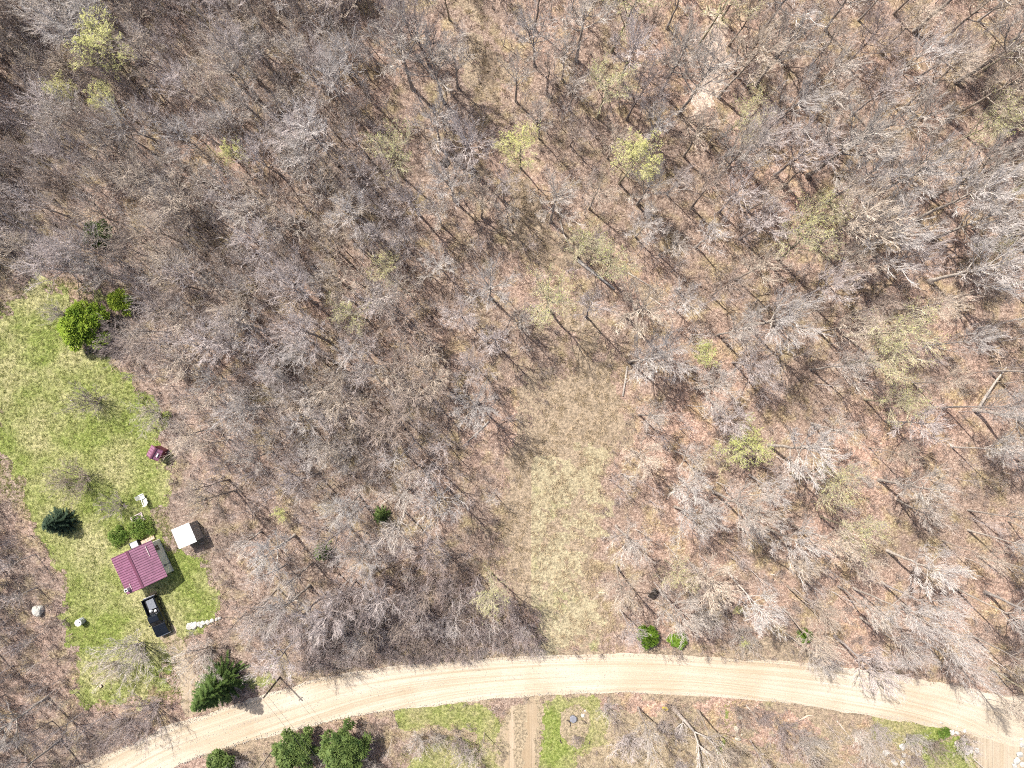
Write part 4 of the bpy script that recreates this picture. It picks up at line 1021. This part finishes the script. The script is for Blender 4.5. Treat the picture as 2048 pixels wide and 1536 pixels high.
def shed():
    cs = [W(343, 1060, 2.5), W(379, 1045, 2.5), W(393, 1082, 2.5), W(357, 1099, 2.5)]; cx, cy = sum(c[0] for c in cs) / 4, sum(c[1] for c in cs) / 4
    e = empty("shed", (cx, cy, gz(cx, cy)), math.radians(23)); tag(e, "grey board shed with a flat white metal roof beside the cabin", "shed")
    b = MB(); b.prism([(-1.1, -.2), (1.15, -.2), (1.15, 2.38), (-1.1, 2.18)], -1.2, 1.2); w = obj("wall", b, P["board"], e)
    for k in range(10):
        b = MB(); b.box(1.15, 1.17 + .012 * (k % 3), -1.19 + k * .239, -1.19 + k * .239 + .215, 0, 2.34); obj("plank", b, P["board"], w)
    b = MB(); b.prism([(-1.28, 2.22), (1.28, 2.46), (1.28, 2.53), (-1.28, 2.29)], -1.33, 1.33); o = obj("roof", b, P["whiteroof"], e)
    for k in range(6):
        q = MB(); yy = -1.28 + k * .51; q.prism([(-1.28, 2.292), (1.28, 2.532), (1.28, 2.552), (-1.28, 2.312)], yy, yy + .035); obj("seam", q, P["whiteroof"], o)
    q = MB(); q.prism([(-1.31, 2.2), (-1.285, 2.2), (-1.285, 2.31), (-1.31, 2.31)], -1.34, 1.34); obj("edge_trim", q, P["board"], o)
    b = MB(); b.box(-.4, .4, -1.24, -1.2, 0, 1.85); obj("door", b, P["board"], e)
shed()
def outhouse():
    x, y = W(309, 906, 2.0); e = empty("small_shed", (x, y, gz(x, y)), math.radians(-28)); tag(e, "tiny shed with a maroon gabled roof at the lawn's wooded edge", "shed")
    b = MB(); b.prism([(-.62, -.2), (.62, -.2), (.62, 1.9), (0, 2.25), (-.62, 1.9)], -.6, .6); obj("wall", b, P["rust"], e)
    gable_roof(e, .85, .78, 1.92, .45, P["roofred"], P["roofrib"], 5, .04)
    b = MB(); b.box(.45, .6, -.3, .2, 2.05, 2.2); obj("vent", b, P["white"], e)
    b = MB(); b.box(.62, .66, -.3, .3, 0, 1.7); obj("door", b, P["rust"], e)
outhouse()

# ------------------------------------------------------------------ pickup
def truck():
    x, y = W(311.5, 1233, .9); ang = math.atan2(-64, 27)          # local +x is the bonnet
    e = empty("pickup_truck", (x, y, gz(x, y) + .05), ang); tag(e, "black pickup truck parked on the driveway below the cabin", "truck")
    def rr(prof, w0, w1, zs):   # lofted body from a side outline
        pass
    L, w = 2.6, .90
    b = MB(); b.prism([(-L, .42), (L - .1, .42), (L, .55), (L - .02, .92), (L - .25, 1.02), (1.15, 1.10), (.95, 1.06), (-.45, 1.06), (-.45, .62), (-L, .62)], -w, w); o = obj("body", b, P["navy"], e); bevel(o, .06, 3)
    for s in (-1, 1):
        b = MB(); b.box(-L, -.45, s * w - .05 - .05 * (s > 0) + .05, s * w + .05 - .05 * (s > 0), .62, 1.08) if False else b.box(-L, -.452, min(s * w, s * (w - .09)), max(s * w, s * (w - .09)), .62, 1.09); o = obj("bed_side", b, P["navy"], e); bevel(o, .02)
    b = MB(); b.box(-L, -L + .08, -w + .09, w - .09, .62, 1.06); o = obj("tailgate", b, P["navy"], e)
    b = MB(); b.box(-L + .08, -.46, -w + .09, w - .09, .622, .66); obj("bed_liner", b, P["dark"], e)
    # cab: sloping screens and a flat roof
    b = MB(); z0, z1 = 1.06, 1.66
    lo = [(-.45, -.84), (1.10, -.84), (1.10, .84), (-.45, .84)]; hi = [(-.28, -.68), (.48, -.68), (.48, .68), (-.28, .68)]
    for (a, c) in lo: b.v.append((a, c, z0))
    for (a, c) in hi: b.v.append((a, c, z1))
    b.f += [(4, 5, 6, 7), (0, 1, 5, 4), (1, 2, 6, 5), (2, 3, 7, 6), (3, 0, 4, 7)]; o = obj("cab", b, P["navy"], e); bevel(o, .05, 3)
    def pane(i0, i1, j0, j1, nm):
        q = MB(); A, B_, C_, D_ = [Vector(b.v[k]) for k in (i0, i1, j1, j0)]
        n = (B_ - A).cross(D_ - A).normalized() * .006; pts = []
        for (u, v) in ((.08, .12), (.92, .12), (.92, .86), (.08, .86)):
            p = (A * (1 - u) + B_ * u) * (1 - v) + (D_ * (1 - u) + C_ * u) * v; pts.append(p + n)
        q.poly(pts); obj(nm, q, P["glass"], e)
    pane(1, 2, 5, 6, "windscreen"); pane(3, 0, 7, 4, "rear_window"); pane(0, 1, 4, 5, "side_window"); pane(2, 3, 6, 7, "side_window")
    for (a, s) in ((1.65, -1), (1.65, 1), (-1.6, -1), (-1.6, 1)):
        c = s * (w - .09); wh = MB(); wh.tube([(a, c - .11, .36), (a, c + .11, .36)], [.36, .36], 20, False, True); t = obj("wheel", wh, P["dark"], e)
        rm = MB(); rm.tube([(a, c + s * .11, .36), (a, c + s * .118, .36)], [.2, .2], 14, False, True); obj("rim", rm, P["chrome"], t)
    for s in (-1, 1):
        b = MB(); b.box(.78, .92, min(s * .9, s * 1.12), max(s * .9, s * 1.12), 1.08, 1.25); o = obj("mirror", b, P["navy"], e); bevel(o, .02)
        b = MB(); b.box(L - .12, L + .008, min(s * .58, s * .86), max(s * .58, s * .86), .72, .86); o = obj("headlight", b, P["lamp"], e); bevel(o, .02)
    b = MB(); b.box(L - .05, L + .10, -.86, .86, .40, .60); o = obj("bumper", b, P["chrome"], e); bevel(o, .03)
    b = MB(); b.box(-L - .12, -L, -.82, .82, .42, .60); o = obj("bumper", b, P["chrome"], e); bevel(o, .03)
    m = e.matrix_basis.copy()
    def inbed(nm, bb, mat, lab, cat, bev=.03):
        o = obj(nm, bb, mat); o.location = e.location; o.rotation_euler = e.rotation_euler; bevel(o, bev); tag(o, lab, cat); return o
    b = MB(); b.box(-2.35, -1.05, -.42, .62, .67, .93); inbed("tool_chest", b, P["bedload"], "flat grey sheet-covered load in the truck's bed", "load")
    b = MB(); b.tube([(-.9, -.35, .66), (-.88, -.35, .8), (-.9, -.33, .98)], [.2, .24, .1], 8, False, True); inbed("sack", b, P["white"], "white sack behind the truck's cab", "sack", .01)
    b = MB(); b.tube([(-.72, .2, .66), (-.7, .22, .82), (-.72, .2, .95)], [.17, .2, .08], 8, False, True); inbed("sack", b, P["white"], "smaller white sack in the truck bed's corner by the cab", "sack", .01)
truck()

# ------------------------------------------------------------------ utility poles and the wire over the road
def pole(a, b_, h, lab):
    x, y = W(a, b_); e = empty("utility_pole", (x, y, gz(x, y))); tag(e, lab, "pole", "utility poles")
    b = MB(); b.tube([(0, 0, -.3), (0, 0, h * .5), (0, 0, h)], [.13, .115, .10], 10, False, True); obj("shaft", b, P["poled"], e)
    b = MB(); b.box(-.35, .35, -.045, .045, h - .52, h - .43); o = obj("crossarm", b, P["poled"], e); o.rotation_euler[2] = .7
    for s in (-.28, .28):
        b = MB(); b.tube([(s, 0, h - .43), (s, 0, h - .28)], [.045, .03], 7, False, True); q = obj("insulator", b, P["galv"], e); q.rotation_euler[2] = .7
    return (x, y, gz(x, y) + h - .3)
p1 = pole(560, 1354, 6.2, "dark utility pole at the road's edge near the tall spruce"); p2 = pole(830, 1690, 7.0, "utility pole standing beyond the bottom edge across the road")
for k, off in enumerate((-.35, .35)):
    b = MB(); n = 24; pts = []
    for i in range(n + 1):
        t = i / n; pts.append((p1[0] + (p2[0] - p1[0]) * t + off * .7, p1[1] + (p2[1] - p1[1]) * t + off * .7, p1[2] + (p2[2] - p1[2]) * t - 1.6 * t * (1 - t)))
    b.tube(pts, [.014] * (n + 1), 4, False); tag(obj("power_line", b, P["wire"]), ["thin black wire crossing the gravel road from the pole", "second thin wire strung beside the other over the road"][k], "wire")

# ------------------------------------------------------------------ logs, stumps and stones
def logline(name, pts, r0, r1, mat, lab, cat="log", zb=0.0, stubs=3):
    e = None; q = [W(*p) for p in pts]; x0, y0 = q[0]
    e = empty(name, (x0, y0, gz(x0, y0))); tag(e, lab, cat, "fallen logs")
    P3 = []; n = len(q)
    for i, (x, y) in enumerate(q): P3.append((x - x0, y - y0, gz(x, y) - gz(x0, y0) + r0 * .8 + zb * i / (n - 1)))
    b = MB(); b.tube(P3, [r0 + (r1 - r0) * i / (n - 1) for i in range(n)], 9, False, True); obj("trunk", b, mat, e, True)
    rr = random.Random(int(abs(x0 * 100)))
    for k in range(stubs):
        p, d = along(P3, rr.uniform(.25, .95)); w = branch_dir(rr, d, 1.0, .3); l = rr.uniform(.5, 1.6)
        b = MB(); b.tube([p, tuple(p[j] + w[j] * l for j in range(3))], [r1 * .6, 0], 5); obj("branch", b, mat, e)
    return e
logline("fallen_log", [(1950, 825), (1960, 795), (1972, 765), (1987, 735)], .24, .09, M["log"], "broken white trunk leaning up from the pale tree's foot", zb=2.2, stubs=3)
def splinters():
    x, y = W(1990, 718); e = empty("shattered_stump", (x, y, gz(x, y))); tag(e, "shattered pale wood scattered at the end of the broken white trunk", "stump")
    r = random.Random(4)
    for k in range(26):
        a = r.uniform(0, 6.28); d = r.uniform(0, .7); l = r.uniform(.4, 1.5); c = (math.cos(a) * d, math.sin(a) * d * .7, .05 + r.uniform(0, .25)); az = r.uniform(0, 6.28)
        b = MB(); b.tube([c, (c[0] + math.cos(az) * l * .5, c[1] + math.sin(az) * l * .5, c[2] + r.uniform(0, .3)), (c[0] + math.cos(az) * l, c[1] + math.sin(az) * l, c[2])], [.09, .06, 0], 4); obj("splinter", b, M["splinter"], e)
splinters()
logline("fallen_log", [(425, 408), (440, 418), (458, 424), (488, 441)], .17, .08, M["log"], "white forked log fallen in the thick wood")
logline("fallen_log", [(1120, 440), (1128, 470), (1145, 500)], .12, .06, M["log"], "thin white log beside the grassy track")
logline("fallen_log", [(1155, 520), (1190, 548), (1228, 578)], .26, .14, P["board"], "mossy dark log lying beside the grassy track")
logline("fallen_log", [(1255, 545), (1280, 560), (1308, 577)], .11, .06, M["log"], "pair-like thin pale log above the side path")
logline("fallen_log", [(978, 842), (958, 862), (934, 884)], .12, .08, M["log"], "straight pale log at the edge of the dry clearing")
logline("fallen_log", [(1254, 732), (1250, 760), (1245, 792)], .13, .12, M["log"], "straight lit log lying under the round silver crown")
logline("fallen_log", [(1300, 595), (1330, 615), (1345, 640)], .08, .05, M["log"], "thin grey stick on the side path", stubs=1)
logline("fallen_log", [(1540, 1148), (1552, 1150), (1558, 1142)], .10, .06, M["log"], "short curved pale log on the lower slope", stubs=1)
logline("fallen_log", [(1490, 1408), (1505, 1425), (1518, 1450)], .10, .05, M["log"], "thin pale stick beside the pale boulders", stubs=1)
logline("fallen_log", [(1672, 1440), (1690, 1462), (1702, 1482)], .09, .05, M["log"], "pale stick among the shrubs below the road", stubs=1)
logline("fallen_log", [(1595, 1440), (1612, 1430), (1626, 1428)], .13, .07, M["splinter"], "pale cut branch with orange wood below the road", stubs=3)
# the dead tree fallen below the road
def dead_tree():
    x, y = W(1344, 1410); e = empty("fallen_tree", (x, y, gz(x, y))); tag(e, "fallen white dead tree with spreading limbs below the road", "tree")
    T = MB(); C = MB(); r = random.Random(9)
    def L(a, b_, z): q = W(a, b_); return (q[0] - x, q[1] - y, z)
    tr = [L(1344, 1410, .35), L(1355, 1424, .5), L(1368, 1437, .7), L(1384, 1455, 1.0)]; T.tube(tr, [.28, .24, .2, .15], 9, False, True)
    limbs = [[L(1384, 1455, 1.0), L(1405, 1462, 1.3), L(1432, 1472, 1.5)], [L(1384, 1455, 1.0), L(1390, 1476, 1.2), L(1408, 1498, 1.4), L(1415, 1530, 1.2)], [L(1362, 1432, .6), L(1363, 1440, .7), L(1359, 1449, .6)],
             [L(1395, 1482, 1.2), L(1420, 1500, 1.6), L(1432, 1545, 1.3)], [L(1390, 1470, 1.1), L(1392, 1505, 1.5), L(1402, 1550, 1.0)], [L(1408, 1463, 1.2), L(1435, 1495, 1.6), L(1455, 1530, 1.4)]]
    for l in limbs:
        b = MB(); b.tube(l, [.12 * (1 - .8 * i / (len(l) - 1)) for i in range(len(l))], 6); obj("limb", b, M["log"], e, True)
        sub(r, C, l, 3.0, 7, .2, .5, .5, .05, .035, 1, [(0, 0, 0, 0), (4, .5, .6, .03), (3, .6, .7, .02)], None)
    obj("trunk", T, M["log"], e, True); c = obj("crown", C, M["twig"], e); c.color = (*SILVER, 1)
dead_tree()
def rock(a, b_, s, lab, group=None, mat=None, flat=.65, cat="boulder", name="boulder"):
    x, y = W(a, b_); r = random.Random(int(a * 7 + b_)); b = MB()
    import bmesh
    bm = bmesh.new(); bmesh.ops.create_icosphere(bm, subdivisions=3, radius=1.0)
    ax = [(Vector((r.gauss(0, 1), r.gauss(0, 1), r.gauss(0, 1))).normalized(), r.uniform(.55, .95)) for _ in range(13)]
    for v in bm.verts:
        n = v.co.normalized(); k = 1.0
        for (d, h) in ax:
            q = n.dot(d)
            if q > .05: k = min(k, h / q)
        v.co = n * k * (1 + .02 * r.uniform(-1, 1)); v.co.x *= s * r_asp(r, a); v.co.y *= s; v.co.z *= s * flat
    me = bpy.data.meshes.new("boulder"); bm.to_mesh(me); bm.free(); me.materials.append(mat or M["stone"])
    o = bpy.data.objects.new(name, me); col.objects.link(o); o.location = (x, y, gz(x, y) + s * flat * .35); o.rotation_euler[2] = r.uniform(0, 6.28); tag(o, lab, cat, group); return o
def r_asp(r, a): return 1.0 + .3 * math.sin(a * 1.7)
pale = mat_plain("pale_limestone", (0.36, 0.32, 0.25), 0.9, var=0.15, scale=3)
white_st = mat_plain("whitewashed_stone", (0.36, 0.345, 0.315), 0.85, var=0.3, scale=4)
rock(79, 1219, .75, "pale angular boulder in the wood bordering the lower lawn", mat=white_st, flat=.9)
for i, (a, b_, s) in enumerate([(379, 1252, .5), (389, 1250, .45), (399, 1248, .4), (407, 1246, .36), (416, 1244, .36), (425, 1241, .32), (434, 1238, .28), (384, 1247, .3), (403, 1251, .28), (441, 1235, .25)]):
    rock(a, b_, s, ["largest white stone at the lawn end of the stone row", "second white stone in the row from the lawn end", "third white stone in the row from the lawn end", "fourth white stone in the row from the lawn end", "fifth white stone in the row from the lawn end", "sixth white stone in the row from the lawn end", "seventh white stone in the row from the lawn end", "small stone above the largest white stone of the row", "small stone below the third white stone of the row", "last small white stone of the row, by the wood"][i], "stones of the row by the driveway", white_st)
rock(1478, 1432, .45, "round tan boulder nearest the road beside the green strip", mat=pale); rock(1472, 1456, .42, "middle pale boulder beside the green strip", mat=pale); rock(1474, 1474, .48, "lowest pale boulder beside the green strip", mat=pale); rock(1482, 1467, .2, "small pale stone touching the lowest boulder", mat=pale)
rock(1803, 1493, .62, "flat white boulder beside the dark gap below the shrubs", mat=white_st, flat=.4)
rng9 = random.Random(31)
for k in range(34):
    t = k / 33
    if t < .7: q = t / .7; a, b_ = 1893 + 55 * q + rng9.uniform(-10, 10), 1458 + 40 * q + rng9.uniform(-16, 16)
    else: a, b_ = 1795 + rng9.uniform(-30, 25), 1515 + rng9.uniform(-14, 20)
    rock(a, b_, rng9.uniform(.16, .4), "pale stone in the rubble edging the lower corner driveway" if t < .7 else "pale stone in the rubble beside the dark gap below the shrubs", "rubble by the driveway" if t < .7 else "rubble below the shrubs", white_st if k % 3 else M["stone"])
for k, (a, b_, s) in enumerate([(2040, 1508, .55), (2034, 1522, .5), (2044, 1490, .4), (2030, 1533, .42), (2045, 1528, .35), (2043, 1478, .3)]): rock(a, b_, s, "large white rock bordering the driveway at the lower corner", "rocks at the lower corner", white_st)
def ring(name, x, y, z, R, h, mat, e=None, n=20):
    pass
# drum on the lawn
def drum():
    x, y = W(165, 1241); e = empty("steel_drum", (x, y, gz(x, y))); tag(e, "upright white steel drum on the lawn near the wood", "drum")
    b = MB(); b.tube([(0, 0, 0), (0, 0, .3), (0, 0, .33), (0, 0, .36), (0, 0, .66), (0, 0, .69), (0, 0, .72), (0, 0, 1.0)], [.42, .42, .44, .42, .42, .44, .42, .42], 24, False, True); obj("body", b, P["galv"], e, False)
    b = MB(); b.tube([(0, 0, .98), (0, 0, 1.03)], [.445, .445], 24, False, True); l = obj("lid", b, P["white"], e)
    b = MB(); b.tube([(.2, .1, 1.03), (.2, .1, 1.09)], [.06, .06], 10, False, True); obj("cap", b, P["dark"], l)
drum()
def chair(a, b_, rz, lab, mat):
    x, y = W(a, b_); e = empty("garden_chair", (x, y, gz(x, y) + .02), rz); tag(e, lab, "chair")
    for k in range(5):
        q = MB(); q.box(-.3 + k * .122, -.2 + k * .122, -.28, .28, .42, .45); obj("seat_slat", q, mat, e)
        q = MB(); q.prism([(-.33, .45), (-.30, .45), (-.62, 1.0), (-.65, 1.0)], -.28 + k * .116, -.19 + k * .116); obj("back_slat", q, mat, e)
    for sx in (-.28, .26):
        for sy in (-.28, .24): q = MB(); q.box(sx, sx + .04, sy, sy + .04, -.05, .42); obj("leg", q, mat, e)
    for s in (-.34, .28): q = MB(); q.box(-.35, .34, s, s + .07, .62, .65); obj("armrest", q, mat, e)
chair(288, 992, .4, "white slatted chair beside the dark leafless shrub", P["white"]); chair(294, 1001, 1.9, "second white chair next to the dark leafless shrub", P["white"])
def pallet():
    x, y = W(277, 1037); e = empty("pallet", (x, y, gz(x, y) + .03), math.radians(28)); tag(e, "weathered pinkish slatted pallet lying behind the cabin", "pallet")
    for k in range(6): q = MB(); q.box(-.85, .85, -.6 + k * .21, -.47 + k * .21, .12, .15); obj("slat", q, P["pink"], e)
    for k in (-.8, -.05, .7): q = MB(); q.box(k, k + .1, -.6, .58, 0, .12); obj("runner", q, P["pink"], e)
pallet()
def wood_pile():
    r = random.Random(2); x, y = rel(CAB, 1.25, 2.75); e = empty("firewood_pile", (x, y, gz(x, y)), CAB.rotation_euler[2]); tag(e, "pale firewood stacked along the cabin's upper gable wall", "firewood")
    for k in range(24):
        q = MB(); u = -.9 + (k % 12) * .16; z = .1 + (k // 12) * .17; q.tube([(u, -.2 + r.uniform(-.04, .04), z), (u + r.uniform(-.03, .03), .26, z)], [.075, .07], 7, False, True); obj("split_log", q, M["splinter"], e)
wood_pile()
rock(143, 801, .16, "small white stone on the lawn near the grey shrub", mat=white_st, cat="stone", name="stone")
def lawn_stump():
    x, y = W(202, 1372); e = empty("tree_stump", (x, y, gz(x, y))); tag(e, "small dark stump in a pale ring on the lower lawn", "stump")
    b = MB(); b.tube([(0, 0, -.1), (0, 0, .08), (0, 0, .28)], [.26, .2, .17], 12, False, True); obj("body", b, P["poled"], e)
    b = MB(); b.tube([(0, 0, .28), (0, 0, .29)], [.15, .15], 12, False, True); obj("cut_face", b, M["splinter"], e)
lawn_stump()
def snag():
    x, y = W(1352, 581); e = empty("snag", (x, y, gz(x, y))); tag(e, "broken standing stump with a white splintered top", "stump")
    b = MB(); b.tube([(0, 0, -.2), (.05, 0, 1.2), (.02, .04, 2.2)], [.24, .2, .2], 10, False, True); obj("trunk", b, P["board"], e, True)
    for k in range(5): a = k * 1.25; q = MB(); q.tube([(.1 * math.cos(a), .1 * math.sin(a), 2.15), (.12 * math.cos(a), .12 * math.sin(a), 2.6)], [.11, .02], 5); obj("splinter", q, P["white"], e)
snag()
def nest():
    x, y = W(890, 325, 9.5); o = None; r = random.Random(8); b = MB()
    for k in range(160):
        a = r.uniform(0, 6.28); t = r.uniform(-1, 1); q = math.sqrt(1 - t * t) * .38; p = (math.cos(a) * q, math.sin(a) * q, t * .25)
        w = (-math.sin(a) + r.uniform(-.4, .4), math.cos(a) + r.uniform(-.4, .4), r.uniform(-.3, .3)); b.tube([p, tuple(p[j] + w[j] * .4 for j in range(3))], [.07, .02], 4, False)
    o = obj("bird_nest", b, P["poled"]); o.location = (x, y, 9.5 + gz(x, y)); tag(o, "black twig nest high in the soft silver crown", "nest")
nest()
def yellow_tray():
    x, y = W(1329, 1411); e = empty("yellow_sign", (x, y, gz(x, y) + .25), .2); e.rotation_euler[0] = .35; e.rotation_euler[1] = -.25
    tag(e, "bright yellow panel tilted on the verge beside the fallen white tree", "panel")
    b = MB(); n = 8; b.tube([(0, 0, .30), (0, 0, .33)], [.42, .42], 8, False, True); obj("face", b, P["yellow"], e)
    b = MB(); b.tube([(0, 0, -.5), (0, 0, .30)], [.03, .03], 6, False, True); obj("post", b, P["galv"], e)
    x, y = W(1338, 1411); o = MB(); o.box(-.3, .3, -.28, .28, 0, .3); q = obj("shadow_block", o, P["dark"]); q.location = (x, y, gz(x, y)); bevel(q, .03); tag(q, "small black box between the yellow panel and the fallen tree", "box")  # black block stands in for the dark shadow beside the panel
yellow_tray()
def garden():
    x, y = W(1146, 1436); o = MB(); o.tube([(0, 0, 0), (0, 0, .4), (0, 0, .45)], [.48, .52, .46], 6, False, True); q = obj("garden_box", o, P["slate"]); q.location = (x, y, gz(x, y) + .03); bevel(q, .03); tag(q, "dark slate planter box in the garden bed", "planter")
    rock(1166, 1430, .3, "white stone beside the slate planter in the garden bed", mat=white_st, cat="stone", name="stone"); rock(1170, 1422, .18, "small white stone above the planter", mat=white_st, cat="stone", name="stone")
    for i, (ax, ay, R, a0, a1) in enumerate([(1132, 1448, .95, -.4, 1.5), (1165, 1448, .8, .2, 1.8), (1128, 1478, .9, 3.3, 4.2), (1172, 1482, .8, 5.6, 6.5)]):
        x, y = W(ax, ay); b = MB(); b.tube([(math.cos(a0 + (a1 - a0) * k / 8) * R * .6, math.sin(a0 + (a1 - a0) * k / 8) * R * .6, .08) for k in range(9)], [.07] * 9, 6, False, True); q = obj("edging", b, P["poled"]); q.location = (x, y, gz(x, y) + .04)
        tag(q, ["curved dark log edging beside the slate planter", "curved dark log edging above the garden shrub", "dark log edging at the driveway side of the garden bed", "dark log edging below the garden shrub"][i], "edging")
garden()
def hollow():
    x, y = W(1302, 1185); r = random.Random(5); b = MB(); n = 22
    # upturned root plate with a near-black soil disc
    e = empty("root_plate", (x, y, gz(x, y))); tag(e, "dark upturned root plate in the thicket above the green bushes", "roots")
    b.tube([(0, .15, .55), (.35, -.15, .6)], [.75, .65], 12, False, True); obj("soil", b, P["pit"], e)
    for k in range(14):
        a = k * .45; q = MB(); q.tube([(.1, 0, .55), (.1 + math.cos(a) * .5, -.05, .55 + math.sin(a) * .5), (.15 + math.cos(a) * 1.0, r.uniform(-.3, .2), max(.05, .55 + math.sin(a) * .95))], [.07, .05, .01], 5); obj("root", q, P["poled"], e)
hollow()

# ------------------------------------------------------------------ loose stones on the road's shoulders
def pebble(seed):
    r = random.Random(seed); b = MB(); n = 6
    b.v = [(math.cos(i) * r.uniform(.7, 1) * .09, math.sin(i) * r.uniform(.7, 1) * .09, .0) for i in range(n)] + [(math.cos(i + .4) * .05, math.sin(i + .4) * .05, .07) for i in range(n)]
    for i in range(n): b.f.append((i, (i + 1) % n, n + (i + 1) % n, n + i))
    b.f.append(tuple(range(n, 2 * n))); return b
U_, L_ = spline(px(ROAD_U), 12), spline(px(ROAD_L), 12); gp = []
for _ in range(5200):
    i = rnd.randrange(20, len(U_) - 14); t = rnd.choice([abs(rnd.gauss(0, .05)), 1 - abs(rnd.gauss(0, .05)), rnd.gauss(.5, .06), rnd.random()]); j = rnd.random()
    p = U_[i] + (U_[i + 1] - U_[i]) * j; q = L_[i] + (L_[i + 1] - L_[i]) * j; w = p + (q - p) * t; gp.append((w[0], w[1], rnd.uniform(.3, 1.1)))
g = scatter("gravel", gp, [pebble(k) for k in range(5)], M["stone"], (0.4, 0.36, 0.3), "loose stones strewn along the gravel road", "gravel"); g.location.z = 0.09
